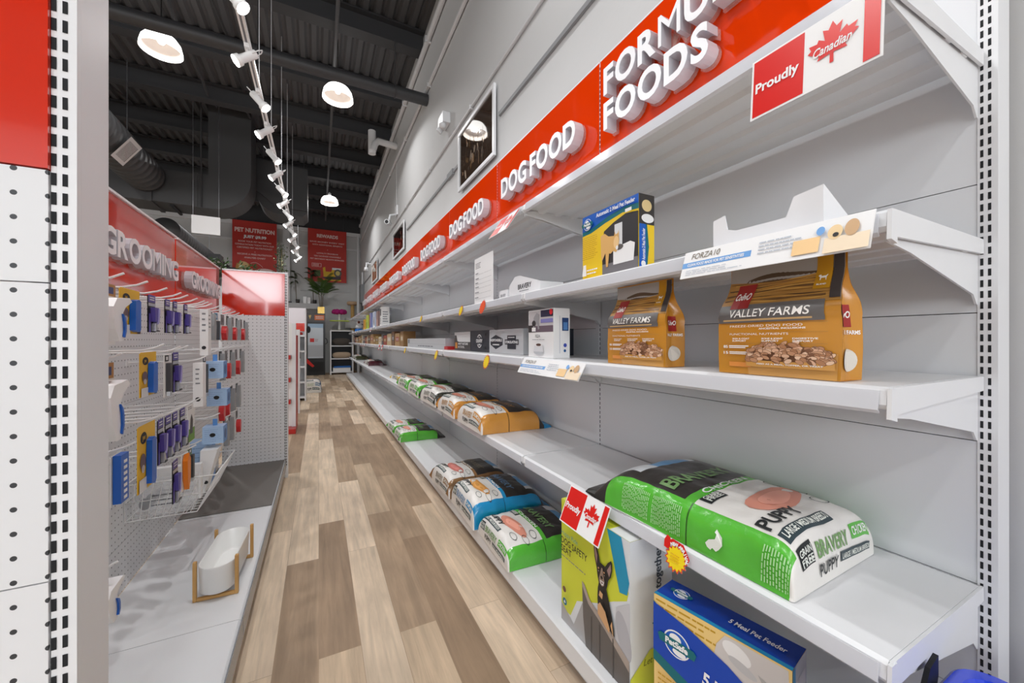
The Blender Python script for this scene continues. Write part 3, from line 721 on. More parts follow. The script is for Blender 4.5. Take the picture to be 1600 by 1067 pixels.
    # circles and a leaf on the white field
    for sc, wc in ((.43, .27), (.34, .24), (.25, .30)):
        pts = [(sc+.028*math.sin(t), wc+.05*math.cos(t)) for t in [2*math.pi*i/16 for i in range(17)]]
        for (a, b), (c, d) in zip(pts[:-1], pts[1:]):
            mb.poly([fn(a, b, o), fn(c, d, o), fn(sc+(c-sc)*.88, wc+(d-wc)*.88, o), fn(sc+(a-sc)*.88, wc+(b-wc)*.88, o)], ink)
    if detail > 1:
        patch(.085, .146, .69, .79, ink); T_('GRAIN', .118, .782, .018, .085, pale); T_('FREE', .092, .782, .02, .085, pale)
        side = C('side_print_'+tag_, *[min(255, int(v*.5+128)) for v in col], .4)
        rr = random.Random(seed)
        for blk0, blk1 in ((.14, .22), (.52, .66), (.68, .82)):      # columns of small print on the aisle-side panel
            s = blk0
            while s < blk1:
                w = .83
                while w < .97:
                    L_ = rr.uniform(.01, .03); mb.poly([fn(s, w, o), fn(s+.004, w, o), fn(s+.004, min(.975, w+L_), o), fn(s, min(.975, w+L_), o)], side); w += L_+.006
                s += .0085
        vs = []   # white bird emblem
        for a, b in ((0, 0), (.3, -.25), (.7, -.2), (1, .25), (.8, .35), (.72, .2), (.45, .28), (.3, .75), (.05, 1.0), (-.12, .85), (-.2, .6), (-.05, .45), (-.15, .2)): vs.append(fn(.36+.05*b, .94-.085*a, o))
        mb.poly(vs, pale)
        for k2 in range(3): 
            T_('BRAVERY', .31-.02*k2, .96, .012, .12, side, .02) if False else None
    ob = mb.build(name); ob.location = loc; ob.rotation_euler = (0, 0, rotz)
    return tag(ob, label, cat, group)
GREEN, BLUE, ORANGE = (88, 186, 56), (28, 146, 204), (212, 148, 62)
G1, G2 = 'pet food sacks on the lower shelf', 'pet food sacks on the bottom deck'
H90 = math.pi/2
e = .0012
bag('food_sack', 'large green and white puppy food sack nearest the camera on the lower shelf', 'food sack', (1.005, .425, SH[0]+e), H90+.03, .57, .365, .118, GREEN, (120, 160, 100), 3, G1, 2, tailcol=(48, 46, 44))
zs = SH[0]+e
mid = [(2.12, .45, ORANGE, (196, 150, 96), 4, 'orange and white food sack beside the empty part of the lower shelf', .125, (222, 140, 116), .78),
       (2.58, .44, ORANGE, (196, 150, 96), 5, 'orange trimmed food sack lying behind the nearest orange sack', .125, (222, 140, 116), .78),
       (3.07, .50, (60, 62, 56), (150, 150, 140), 6, 'white food sack with dark trim between the orange and green sacks', .13, (212, 140, 120), .78),
       (3.62, .52, GREEN, (120, 160, 100), 7, 'green trimmed food sack in the middle of the row on the lower shelf', .13, (226, 150, 128), .78),
       (4.18, .50, GREEN, (120, 160, 100), 8, 'farthest green trimmed food sack on the lower shelf before the small yellow ones', .12, (226, 150, 128), .79)]
for y, w, c, a, sd, lb, T, mt, x in mid:
    bag('food_sack', lb, 'food sack', (x, y, zs), R.uniform(-.03, .03), .385, w*.93, T, c, a, sd, G1, 1, mt, 'SALMON' if sd in (4, 5) else 'CHICKEN', (40, 140, 196) if sd < 7 else None)
bag('food_sack', 'small yellow and white food sack past the green sacks on the lower shelf', 'food sack', (.86, 5.05, zs), .05, .30, .40, .07, (226, 190, 30), (90, 90, 80), 9, G1, 1)
bag('food_sack', 'maroon food sack alone toward the far end of the lower shelf', 'food sack', (.86, 8.3, zs), 0, .31, .6, .11, (92, 34, 48), (210, 200, 200), 11, G1, 1)
bag('food_sack', 'black and olive food sack at the very far end of the lower shelf', 'food sack', (.83, 10.9, zs), 0, .33, .9, .12, (70, 74, 40), (60, 60, 50), 12, G1, 1)
zb = .15+e
bag('food_sack', 'green and white puppy food sack beside the dog seat box on the bottom deck', 'food sack', (.725, 1.655, zb), -.04, .44, .38, .105, GREEN, (120, 160, 100), 13, G2, 2)
bag('food_sack', 'bright blue and white salmon food sack behind the green one on the bottom deck', 'food sack', (.72, 2.07, zb), -.03, .44, .40, .15, BLUE, (110, 150, 190), 14, G2, 2, (226, 160, 80), 'SALMON')
bag('food_sack', 'brown topped white food sack lying behind the blue sack on the bottom deck', 'food sack', (.715, 2.49, zb), .02, .44, .38, .13, (150, 110, 70), (130, 120, 100), 15, G2, 1, (206, 120, 110))
bag('food_sack', 'small green food sack, nearer of the pair halfway down the bottom deck', 'food sack', (.70, 3.96, zb), -.02, .40, .34, .10, GREEN, (120, 160, 100), 16, G2, 1)
bag('food_sack', 'small green food sack, farther of the pair halfway down the bottom deck', 'food sack', (.70, 4.34, zb), .03, .38, .34, .09, GREEN, (120, 160, 100), 17, G2, 1)

# ------------------------------------------------------------------ stand-up pouches
def pouch(label, loc, rotz, w, h, d, seed):
    """front at local -Y, origin at the middle of the foot"""
    T = thing('food_pouch', label, 'food pouch', loc, rotz, 'stand-up food pouches on the middle shelf')
    def dep(b):
        if b < .5: return d*(1-.1*b)
        q = min(1, (b-.5)/.38); return d*.95*(1-q*q*(3-2*q))+.005
    def wid(b): return w*(1.0-.035*math.sin(math.pi*min(1, b/.5))*0 + (.02*math.sin(math.pi*b/.6) if b < .6 else -.055*min(1, (b-.6)/.12)))
    def front(a, b, lift=0):
        W_, D_ = wid(b), dep(b); bul = .012*math.sin(math.pi*a)*math.sin(math.pi*min(1, b*1.1)**.8 if b < .9 else 0)
        n = noise.noise(Vector((a*5, b*6, seed)))*.0022*(1 if b > .03 else 0)
        return Vector(((a-.5)*W_, -D_/2-bul-n-lift, h*b))
    gold = C('pouch_gold', 204, 140, 44, .22, spec=.7); brown = C('pouch_brown', 112, 78, 40, .3); sky = C('pouch_sky', 176, 172, 168, .3); dark = C('pouch_charcoal', 104, 100, 98, .35)
    tan = C('pouch_tan', 176, 128, 62, .3); drk = C('pouch_dark', 96, 76, 56, .4); red = C('pouch_red', 160, 30, 28, .35); wht = C('pouch_white', 246, 242, 236, .5); yel = C('pouch_yellow', 196, 140, 20, .3); gold2 = C('pouch_goldlow', 214, 158, 82, .25, spec=.7)
    mb = MB()
    n, k = 20, 34
    mb.grid(lambda u, v: front(u, v), n, k, gold)
    def back(a, b): p = front(1-a, b); return Vector((p.x, -p.y, p.z))
    mb.grid(back, n, k, gold)
    for sg in (-1, 1):    # gussets, pinched inwards
        def gus(u, v, sg=sg):
            W_, D_ = wid(v), dep(v); y = (-D_/2+D_*u)*(-sg)
            pin = .024*(1-abs(2*u-1))*(.3+.7*v); return Vector((sg*(W_/2-pin), y if sg > 0 else y, h*v))
        mb.grid(lambda u, v, g=gus, q=sg: g(u, v) if q < 0 else Vector((g(u, v).x, -g(u, v).y, g(u, v).z))*1.0, 8, k, gold)
    mb.add([front(0, 0), front(1, 0), back(0, 0), back(1, 0)], [(0, 1, 2, 3)], gold)
    mb.build('pouch_body', T)
    mb = MB()
    def strip(f0, f1, a0, a1, m, lift, nn=24, kk=6): mb.grid(lambda u, v: front(a0+(a1-a0)*u, f0(a0+(a1-a0)*u)+(f1(a0+(a1-a0)*u)-f0(a0+(a1-a0)*u))*v, lift), nn, kk, m)
    c = lambda q: (lambda a: q)
    strip(c(.60), c(.985), 0.004, .996, sky, .0006)
    strip(lambda a: .60, lambda a: .845+.035*math.sin(a*4.2-.6)-.01*math.sin(a*11), .006, .994, drk, .0009)
    strip(lambda a: .60, lambda a: .815+.025*math.sin(a*5+2.2)+.03*a, .006, .994, tan, .0012)
    hill = [brown, C('pouch_field', 206, 156, 74, .3), C('pouch_hill', 150, 104, 48, .3), tan, C('pouch_hill2', 88, 62, 38, .35), C('pouch_field2', 188, 134, 56, .3), brown, C('pouch_field', 0, 0, 0)]
    for i in range(16):
        b0 = .805-.0125*i; ph = i*1.7; th = .006+.005*(i % 3)
        strip(lambda a, b0=b0, ph=ph: b0+.012*math.sin(a*5+2.2+ph*.2)+.03*a-.004*math.sin(a*17+ph), lambda a, b0=b0, ph=ph, th=th: b0+.012*math.sin(a*5+2.2+ph*.2)+.03*a+th*(.4+.6*abs(math.sin(a*4+ph))), .02+.05*(i % 4), .98-.04*((i*3) % 5), hill[i % 8], .0014+.00006*i, 24, 1)
    strip(c(.455), c(.615), .008, .90, dark, .0026)
    strip(c(.47), c(.487), .06, .82, C('pouch_band', 196, 160, 110, .4), .0029)
    strip(c(.58), c(.80), .12, .31, red, .0031)
    strip(c(.70), c(.985), .80, .92, yel, .0028)
    strip(c(.62), c(.985), .925, .996, C('pouch_corner', 66, 58, 56, .3), .0027)
    strip(c(0.0), c(.20), .3, .98, gold2, .0012)
    def tx(body, a, b, da, db, m, lift=.0038, bold=.03, sh=0):
        vs, fs, wd, _c = glyphs(body, bold, sh); mb.add([front(a+x/wd*da, b+y*db, lift) for x, y, z in vs], fs, m)
    tx('Co\u0113vO', .135, .66, .16, .06, wht, sh=.25); tx('VALLEY FARMS', .13, .505, .68, .066, wht, bold=.012, sh=.12)
    tx('FREEZE-DRIED DOG FOOD', .14, .415, .62, .018, wht, bold=.0); tx('ANCESTRAL INCLUSIONS', .42, .392, .36, .014, wht); tx('FUNCTIONAL NUTRIENTS', .14, .345, .52, .017, wht, bold=.0)
    for a in (.12, .40, .64):
        tx('SUPPORT', a+.05, .288, .14, .013, wht); tx('SKIN & COAT' if a < .2 else ('BONE & JOINT' if a < .5 else 'DIGESTIVE'), a+.05, .308, .17, .013, wht)
    for b in (.23, .175): tx('85' if b > .2 else '15', .07, b, .05, .025, wht); strip(c(b+.014), c(b+.024), .13, .33, wht, .0028, 3, 1); strip(c(b), c(b+.009), .13, .30, wht, .0028, 3, 1)
    strip(c(.065), c(.105), .12, .33, C('pouch_orange', 232, 150, 70, .4), .0025); tx('FEED AS A MEAL, TOPPER, OR TREAT', .4, .085, .5, .012, wht, lift=.003)
    for q in (.445, .37): strip(c(q-.005), c(q-.0025), .1, .92, tan, .0026, 6, 1)
    strip(c(.272), c(.275), .1, .92, tan, .0026, 6, 1)
    # dog badge
    pts = [(-.5, 0), (-.42, 0), (-.36, .4), (.2, .4), (.26, 0), (.36, 0), (.42, .6), (.62, .72), (.58, .95), (.3, 1.0), (.2, .75), (-.4, .78), (-.6, 1.0), (-.66, .92), (-.5, .6)]
    mb.poly([front(.86-x*.055, .765+y*.045, .0045) for x, y in pts], wht); tx('BLAND', .825, .728, .07, .012, wht, lift=.0045)
    # kibble heap
    rr = random.Random(5); cols = [C('kib%d' % i, *q, .6) for i, q in enumerate(((214, 166, 130), (196, 146, 110), (226, 182, 150), (180, 128, 92), (236, 200, 170)))]; kd = C('kib_gap', 128, 86, 60, .6)
    def heap(a): return .13+.155*max(0, 1-((a-.63)/.36)**2)**.6
    strip(c(.115), lambda a: max(.116, heap(a)-.022), .33, .94, kd, .0030, 24, 4)
    for i in range(120):
        t = 1-i/120; a = .63+rr.uniform(-.31, .32); b = .125+(heap(a)-.125)*t; ra, rb = rr.uniform(.026, .036), rr.uniform(.014, .019); an = rr.uniform(-.7, .7)
        for sc, m, up in ((1.16, kd, 0), (1.0, cols[rr.randrange(5)], 1.2e-5)):
            mb.poly([front(a+sc*(ra*math.cos(q)*math.cos(an)-rb*math.sin(q)*math.sin(an)), b+sc*(ra*math.cos(q)*math.sin(an)+rb*math.sin(q)*math.cos(an))*.95, .0034+i*2.4e-5+up) for q in [2*math.pi*j/12 for j in range(12)]], m)
    strip(c(.075), lambda a: .125+.02*abs(a-.64), .30, .97, gold2, .0060, 12, 3)
    tx('FEED AS A MEAL, TOPPER, OR TREAT', .4, .095, .5, .012, wht, lift=.0066)
    mb.build('front_print', T)
    mb = MB()
    def side(u, v, lift):
        W_, D_ = wid(v), dep(v); pin = .024*(1-abs(2*u-1))*(.3+.7*v)
        return Vector((W_/2-pin+lift, -D_/2+D_*u, h*v))
    mb.grid(lambda u, v: side(.18+.5*u, .40+.17*v, .0012), 6, 3, red)
    vs, fs, wd, _c = glyphs('Co\u0113vO', .03, .2); mb.add([side(.2+x/wd*.46, .47+y*.05, .0022) for x, y, z in vs], fs, wht)
    vs, fs, wd, _c = glyphs('VALLEY FARMS', .03, 0); mb.add([side(.06+x/wd*.84, .345+y*.03, .0022) for x, y, z in vs], fs, wht)
    mb.build('side_print', T); mb = MB()
    mb.add([side(.46+.34*math.cos(q), .15+.085*math.sin(q), .0022) for q in [2*math.pi*j/20 for j in range(20)]], [tuple(range(20))], C('pouch_badge', 222, 216, 206, .4))
    mb.build('side_badge', T)
    return T
zm = SH[1]+.001
pouch('gold and brown food pouch nearest the camera on the middle shelf', (.872, .466, zm), -H90-.02, .236, .246, .074, 1)
pouch('gold and brown food pouch standing left of the nearest one on the middle shelf', (.880, .862, zm), -H90-.02, .236, .246, .074, 2)
mb = MB(); mb.grid(lambda u, v: Vector((.875+.05*v, .56+.05*u, zm+.001+.006*math.sin(math.pi*v)*math.sin(math.pi*u))), 8, 8, C('pouch_gold', 0, 0, 0)); mb.grid(lambda u, v: Vector((.875+.05*v, .61-.05*u, zm+.0004)), 8, 8, C('pouch_gold', 0, 0, 0))
tag(mb.build('flat_sachet'), 'flat brown sachet lying beside the nearest gold pouch', 'sachet')
#==PART5==
# ------------------------------------------------------------------ cartons, trays and papers on the right shelves
def carton_mesh(w, d, h, m): mb = MB(); mb.box(0, w, 0, d, 0, h, m); return mb, Face(mb, (0, 0, 0), (1, 0, 0), (0, 0, 1)), Face(mb, (w, 0, 0), (0, 1, 0), (0, 0, 1)), Face(mb, (0, 0, h), (1, 0, 0), (0, 1, 0))
def place(mb, name, label, cat, loc, rotz, group=None):
    o = mb.build(name); o.location = loc; o.rotation_euler = (0, 0, rotz); return tag(o, label, cat, group)
PBLUE, PTEAL, PYEL, PDK = C('print_blue', 24, 96, 196, .3), C('print_teal', 10, 110, 120, .3), C('print_yellow', 246, 208, 40, .35), C('print_dark', 52, 50, 52, .35)
WHT = C('print_white', 246, 246, 246, .4); SAND = C('print_sand', 240, 206, 132, .35); CYAN = C('print_cyan', 30, 136, 180, .3)
def badge(F, x, y, r):
    """round animal badge under a ribbon with the maker's name"""
    F.ell(x, y, r, r*.95, WHT, 28); F.ell(x, y, r*.9, r*.85, PBLUE, 28); F.ell(x-.1*r, y+.35*r, r*.45, r*.35, WHT); F.ell(x+.2*r, y-.5*r, r*.5, r*.25, WHT)
    F.poly([(x-1.45*r, y+.1*r), (x-1.25*r, y+.3*r), (x+1.25*r, y+.3*r), (x+1.45*r, y+.1*r), (x+1.3*r, y-.35*r), (x-1.3*r, y-.35*r)], PTEAL)
    F.text('PetSafe', x, y-.2*r, .42*r, WHT, bold=.045, align='c')
# two-meal feeder carton on the upper shelf
w, d, h = .268, .062, .222; mb, F, Rr, Tp = carton_mesh(w, d, h, PYEL)
F.poly([(0, h), (0, h*.70), (w*.18, h*.71), (w*.45, h*.78), (w*.75, h*.83), (w, h*.80), (w, h)], PTEAL)
F.poly([(0, h), (0, h*.76), (w*.2, h*.775), (w*.5, h*.86), (w*.8, h*.90), (w, h*.875), (w, h)], PBLUE)
F.poly([(w*.40, .004), (w*.995, .004), (w*.995, h*.77), (w*.8, h*.80), (w*.6, h*.74), (w*.43, h*.66), (w*.395, h*.4)], PDK)
F.rect(w*.40, .004, w*.995, h*.17, C('print_floor', 120, 118, 122))
F.rect(w*.62, h*.22, w*.75, h*.70, C('print_hopper', 226, 228, 230)); F.poly([(w*.60, h*.13), (w*.93, h*.13), (w*.95, h*.36), (w*.88, h*.40), (w*.6, h*.36)], WHT); F.ell(w*.70, h*.36, w*.07, h*.04, C('print_bowl', 96, 90, 88))
F.poly([(w*.375, h*.60), (w*.45, h*.62), (w*.52, h*.56), (w*.57, h*.55), (w*.62, h*.54), (w*.69, h*.57), (w*.705, h*.46), (w*.685, h*.34), (w*.65, h*.30), (w*.60, h*.33), (w*.56, h*.30), (w*.53, h*.31), (w*.51, h*.12), (w*.475, h*.12), (w*.465, h*.33), (w*.40, h*.22), (w*.385, h*.3)], C('cat_orange', 226, 178, 106, .5))
F.ell(w*.655, h*.44, w*.045, h*.09, C('cat_face', 242, 204, 146, .5)); F.ell(w*.67, h*.36, w*.02, h*.03, WHT)
F.poly([(w*.62, h*.53), (w*.635, h*.60), (w*.65, h*.535)], C('cat_orange', 0, 0, 0)); F.poly([(w*.675, h*.53), (w*.70, h*.60), (w*.705, h*.52)], C('cat_orange', 0, 0, 0))
badge(F, w*.125, h*.855, .021); F.text('Automatic 2 Meal Pet Feeder', w*.97, h*.905, .0125, WHT, w=w*.66, bold=.03, align='r', rot=.0)
F.rect(w*.82, h*.80, w*.92, h*.845, WHT); F.lines(.008, h*.3, w*.36, h*.66, 12, C('print_ochre', 196, 150, 30), .25)
F.poly([(.008, .012), (.016, .05), (.03, .05), (.032, .012)], WHT); F.lines(.035, .012, w*.36, .035, 2, WHT, .4)
Rr.rect(0, h*.60, d, h, C('print_char', 60, 56, 54)); Rr.ell(d*.5, h*.85, d*.32, h*.08, C('print_kib', 232, 206, 150)); Rr.ell(d*.55, h*.68, d*.4, h*.06, WHT); Rr.rect(0, 0, d*.5, h*.6, PBLUE); Rr.poly([(d*.5, 0), (d*.62, h*.3), (d*.5, h*.6), (d*.42, h*.6), (d*.45, 0)], PTEAL); Rr.text('Automatic 2 Meal Pet Feeder', d*.36, h*.12, .012, WHT, w=h*.42, bold=.02, rot=H90); Rr.ell(d*.25, h*.07, .009, .009, WHT); Tp.rect(0, 0, w, d, PTEAL)
place(mb, 'feeder_carton', 'blue and yellow pet feeder carton with orange cat on the upper shelf', 'carton', (.84, 1.108, SH[2]+.001), -H90)
# white cardboard display tray, cut-out front
zu = SH[2]+.001
mb = MB(); t = .003; CB = C('white_cardboard', 238, 238, 240, .6)
prof = [(0, 0), (.222, 0), (.222, .079), (.172, .072), (.158, .035), (.055, .035), (.035, .042), (.028, .076), (0, .070)]
mb.extrude([(a, b) for a, b in prof], 0, t, CB)
mb.extrude([(t, 0), (.10, 0), (.10, .03), (t, .079)], .222-t, .222, CB, 'x'); mb.extrude([(t, 0), (.10, 0), (.10, .03), (t, .07)], 0, t, CB, 'x'); mb.box(t, .222-t, t, .10, 0, t, CB)
place(mb, 'display_tray', 'empty white cardboard display tray with cut-out front at the near end of the upper shelf', 'tray', (.835, .598, zu), -H90)
# bravery tray, paper list
mb = MB(); mb.extrude([(0, 0), (.30, 0), (.30, .045), (.11, .095), (.06, .095), (0, .055)], 0, .003, CB); mb.box(.003, .297, .003, .12, 0, .003, CB); mb.extrude([(.003, 0), (.12, 0), (.12, .055), (.003, .055)], 0, .003, CB, 'x'); mb.extrude([(.003, 0), (.12, 0), (.12, .045), (.003, .045)], .297, .30, CB, 'x')
mb2 = mb; F = Face(mb, (0, 0, 0), (1, 0, 0), (0, 0, 1)); F.text('BRAVERY', .16, .03, .022, INK, w=.13, bold=.03, align='c'); F.lines(.11, .016, .2, .023, 1, GREY, .5, 0)
place(mb, 'display_tray', 'white display tray with black lettering standing left of the feeder carton', 'tray', (.85, 1.72, zu), -H90)
mb = MB(); mb.box(0, .10, 0, .05, 0, .045, CB); F = Face(mb, (0, 0, 0), (1, 0, 0), (0, 0, 1)); F.text('BRAVERY', .05, .012, .014, GREY, w=.06, align='c')
place(mb, 'display_tray', 'low white tray between the paper list and the lettered white tray', 'tray', (.85, 1.84, zu), -H90)
mb = MB(); mb.box(0, .27, 0, .0015, 0, .262, PAPER); F = Face(mb, (0, 0, 0), (1, 0, 0), (0, 0, 1))
F.lines(.02, .2, .10, .235, 4, INK, .35); 
for i, y in enumerate((.17, .14, .115, .09, .06, .03)): F.rect(.02, y-.006, .25, y-.0052, GREY); F.lines(.022, y-.002, .08, y+.008, 1, GREY, .5)
place(mb, 'price_list', 'white printed list sheet standing on the upper shelf of the second bay', 'paper sign', (.822, 2.125, zu), -H90)
# things on the middle shelf
w, d, h = .205, .078, .203; mb, F, Rr, Tp = carton_mesh(w, d, h, WHT)
F.rect(.003, h*.53, w-.003, h-.004, C('photo_grey', 196, 192, 194)); F.rect(.003, h*.53, w-.003, h*.66, C('photo_plum', 112, 96, 108)); F.rect(w*.52, h*.84, w-.003, h-.004, C('photo_navy', 40, 40, 70)); F.rect(w*.52, h*.72, w-.003, h*.80, C('photo_lilac', 132, 130, 190)); F.rect(.003, h*.53, w*.3, h*.68, PDK)
F.poly([(w*.2, h*.56), (w*.24, h*.84), (w*.36, h*.94), (w*.48, h*.9), (w*.44, h*.75), (w*.48, h*.6), (w*.42, h*.58), (w*.38, h*.72), (w*.32, h*.7)], C('photo_dog', 158, 156, 160)); F.ell(w*.25, h*.72, w*.08, h*.06, PDK); F.rect(w*.17, h*.545, w*.33, h*.63, WHT); F.ell(w*.93, h*.93, .012, .012, C('red_dot', 210, 30, 40))
F.text('FEDA', w*.42, h*.42, .012, GREY, align='c', bold=.01); F.lines(w*.2, h*.36, w*.7, h*.385, 1, GREY, .4, 0)
F.ell(w*.46, h*.12, w*.2, h*.07, C('bowl_shade', 196, 198, 202)); F.poly([(w*.26, h*.12), (w*.3, h*.27), (w*.62, h*.27), (w*.66, h*.12)], C('bowl_white', 228, 229, 232)); F.ell(w*.46, h*.27, w*.165, h*.045, WHT); F.ell(w*.47, h*.265, w*.10, h*.028, C('bowl_food', 96, 70, 62))
Rr.rect(d*.52, h*.55, d*.92, h*.81, C('photo_blue', 44, 74, 130)); Rr.rect(d*.6, h*.57, d*.85, h*.72, C('photo_blue2', 96, 150, 214)); Rr.ell(d*.7, h*.26, .008, .008, C('dot_blue', 66, 84, 180)); Rr.ell(d*.68, h*.15, .006, .006, C('dot_teal', 20, 90, 150)); Rr.rect(d*.34, h*.1, d*.39, h*.85, C('pale_bar', 214, 216, 222))
place(mb, 'gadget_carton', 'tall white carton with dog photo and white bowl on the middle shelf', 'carton', (.84, 1.503, zm), -H90)
def low_box(y1, wid, h, base, label, draw, d=.16, x=.90, nm='display_carton'):
    mb, F, Rr, Tp = carton_mesh(wid, d, h, base); draw(F, wid, h); return place(mb, nm, label, 'carton', (x, y1, zm), -H90, 'low cartons on the middle shelf')
NAVY, SILV = C('box_navy', 34, 40, 52, .4), C('box_silver', 196, 198, 201, .4)
def dA(F, w, h):
    F.rect(.004, h*.45, w-.004, h-.004, C('photo_white', 220, 220, 220)); F.poly([(.004, h*.45), (.004, h*.8), (w*.14, h*.8), (w*.2, h*.5), (w*.3, h*.45)], PDK); F.rect(.02, h*.1, w*.2, h*.42, C('amber', 214, 140, 50)); F.text('MINT NATURE', w*.26, h*.30, .014, WHT, w=w*.6); F.text('& COOL', w*.26, h*.14, .014, WHT, w=w*.4)
def dB(F, w, h):
    F.ell(w*.5, h*.5, .042, .042, WHT); F.ell(w*.5, h*.5, .036, .036, NAVY); F.rect(w*.5-.055, h*.5-.02, w*.5+.055, h*.5+.022, NAVY); F.text('COUNTRY', w*.5, h*.5-.008, .02, WHT, w=.105, bold=.04, align='c'); F.text('THE', w*.5, h*.5+.018, .010, WHT, align='c'); F.text('LAMB', w*.5, h*.5-.028, .012, WHT, align='c')
    for y in (.2, .8): F.ell(w*.84, h*y, .008, .008, C('stud', 200, 202, 206))
def dC(F, w, h):
    F.poly([(.02, h*.35), (.02, h*.62), (w*.22, h*.78), (w*.44, h*.62), (w*.44, h*.35), (w*.22, h*.16)], NAVY); F.text('RESPONSIBLE', w*.23, h*.5, .014, WHT, w=w*.38, align='c', bold=.03); F.lines(w*.12, h*.3, w*.34, h*.42, 1, WHT, .4, 0)
    F.rect(w*.58, h*.2, w*.82, h*.74, NAVY); F.rect(w*.51, h*.38, w*.89, h*.58, NAVY); F.text('STIMULATING', w*.70, h*.43, .013, WHT, w=w*.35, align='c', bold=.03); F.lines(w*.61, h*.63, w*.79, h*.7, 1, WHT, .4, 0)
def dD(F, w, h):
    for y in (.2, .8): F.ell(w*.6, h*y, .008, .008, C('stud', 0, 0, 0))
low_box(1.66, .15, .128, NAVY, 'dark navy carton just behind the tall white gadget carton', dD, x=.93)
low_box(2.085, .42, .132, SILV, 'silver carton with two black badges on the middle shelf', dC)
low_box(2.395, .305, .134, NAVY, 'navy carton with round white emblem on the middle shelf', dB)
low_box(2.735, .335, .134, PDK, 'dark carton with white photo panel left of the navy one', dA)
def dL(F, w, h): F.rect(.03, h*.45, .10, h*.9, GREY); F.lines(w*.35, h*.1, w*.8, h*.3, 1, GREY, .5); F.rect(0, h*.42, w, h*.43, GREY)
low_box(4.32, 1.42, .088, SILV, 'long flat silver-grey carton farther along the middle shelf', dL, x=.88)
mb = MB(); mb.box(0, .09, 0, .07, 0, .025, C('red_pack', 196, 40, 40, .4)); place(mb, 'small_pack', 'small red packet on the middle shelf beside the dark carton', 'packet', (.87, 2.90, zm), -H90)
rr = random.Random(21); y = 4.5
pal = [(150, 112, 66), (176, 140, 92), (120, 84, 52), (196, 170, 130), (150, 60, 44), (90, 86, 88), (210, 200, 186), (160, 130, 60)]
nm = ['tan', 'light brown', 'dark brown', 'beige', 'rust red', 'grey', 'cream', 'ochre']; cnt = 0
while y < 11.6:                 # paper sacks and packs toward the far end of the middle shelf
    w = rr.uniform(.16, .42); h = rr.uniform(.12, .20); i = cnt % len(pal); mb = MB()
    mb.extrude([(0, 0), (w, 0), (w*.98, h*.8), (w*.94, h), (w*.06, h), (w*.02, h*.8)], 0, .14, C('farpack%d' % i, *pal[i], .5)); F = Face(mb, (0, 0, 0), (1, 0, 0), (0, 0, 1))
    c2 = pal[(i+3) % len(pal)]; F.rect(w*.15, h*.35, w*.85, h*.7, C('farpack%d' % ((i+3) % len(pal)), *c2)); F.lines(w*.2, h*.42, w*.8, h*.62, 2, WHT, .4, .3, 'c')
    place(mb, 'food_packet', '%s paper food packet, %s in the far row on the middle shelf' % (nm[i], ORD[cnt % 20]) if cnt < 20 else '%s paper food packet at the far end of the middle shelf' % nm[i], 'packet', (.87, y+w, zm), -H90, 'food packets far along the middle shelf'); y += w+.03; cnt += 1
# far items on the upper shelf
zz = zu
def upbox(y1, w, h, base, label, draw=None, d=.12, x=.86):
    mb, F, Rr, Tp = carton_mesh(w, d, h, base)
    if draw: draw(F, Rr, w, d, h)
    place(mb, 'carton', label, 'carton', (x, y1, zz), -H90, 'cartons far along the upper shelf')
upbox(6.33, .16, .30, C('b_white', 236, 234, 232, .4), 'white carton nearest the camera in the far row on the upper shelf', lambda F, Rr, w, d, h: (F.rect(.02, h*.55, w-.02, h*.9, PDK), F.lines(.02, h*.1, w-.02, h*.45, 4, GREY), Rr.lines(.02, h*.2, d-.02, h*.8, 5, GREY)))
upbox(6.75, .20, .26, C('b_mauve', 150, 120, 116, .4), 'brown and mauve carton behind the white one on the upper shelf', lambda F, Rr, w, d, h: (F.rect(.02, h*.1, w-.02, h*.5, C('b_rose', 196, 150, 140)),))
upbox(7.25, .30, .28, C('b_paleblue', 196, 206, 226, .4), 'pale blue and white carton with dark oval on the upper shelf', lambda F, Rr, w, d, h: (F.rect(.1, .01, w-.01, h*.6, WHT), F.ell(w*.65, h*.4, .05, .075, C('b_deep', 30, 50, 90)), Rr.ell(d*.5, h*.4, .03, .07, C('b_deep', 0, 0, 0))))
upbox(7.75, .30, .29, C('b_periwinkle', 132, 140, 190, .4), 'blue-violet carton far along the upper shelf', lambda F, Rr, w, d, h: (F.rect(.02, .02, w*.4, h*.9, C('b_red', 170, 70, 80)),))
upbox(8.30, .38, .28, C('b_lime', 190, 204, 70, .4), 'lime green carton far along the upper shelf', lambda F, Rr, w, d, h: (F.rect(.05, h*.1, w*.5, h*.5, C('b_green', 120, 150, 60)),))
upbox(8.85, .40, .22, C('b_gold', 220, 170, 40, .4), 'yellow and amber carton far along the upper shelf', lambda F, Rr, w, d, h: (F.rect(.05, h*.2, w*.6, h*.9, C('b_amber', 190, 110, 30)),))
T = thing('plush_toy', 'white plush toy with brown ears on blue base, far end of upper shelf', 'toy', (1.0, 11.3, zz)); T.scale = (.8, .8, .8)
mb = MB(); mb.lathe([(.001, 0), (.14, .01), (.15, .06), (.13, .11), (.001, .12)], (0, 0, 0), C('toy_blue', 30, 120, 210, .4), 20); mb.build('base', T)
mb = MB(); mb.lathe([(.001, .121), (.09, .13), (.13, .18), (.11, .24), (.07, .27), (.10, .31), (.09, .37), (.001, .39)], (0, 0, 0), C('toy_white', 236, 232, 228, .8), 20); mb.build('body', T)
for sg in (-1, 1):
    mb = MB(); mb.lathe([(.001, -.05), (.035, -.03), (.04, .02), (.001, .05)], (-.03, sg*.10, .34), C('toy_brown', 110, 50, 40, .8), 10); mb.build('ear', T)
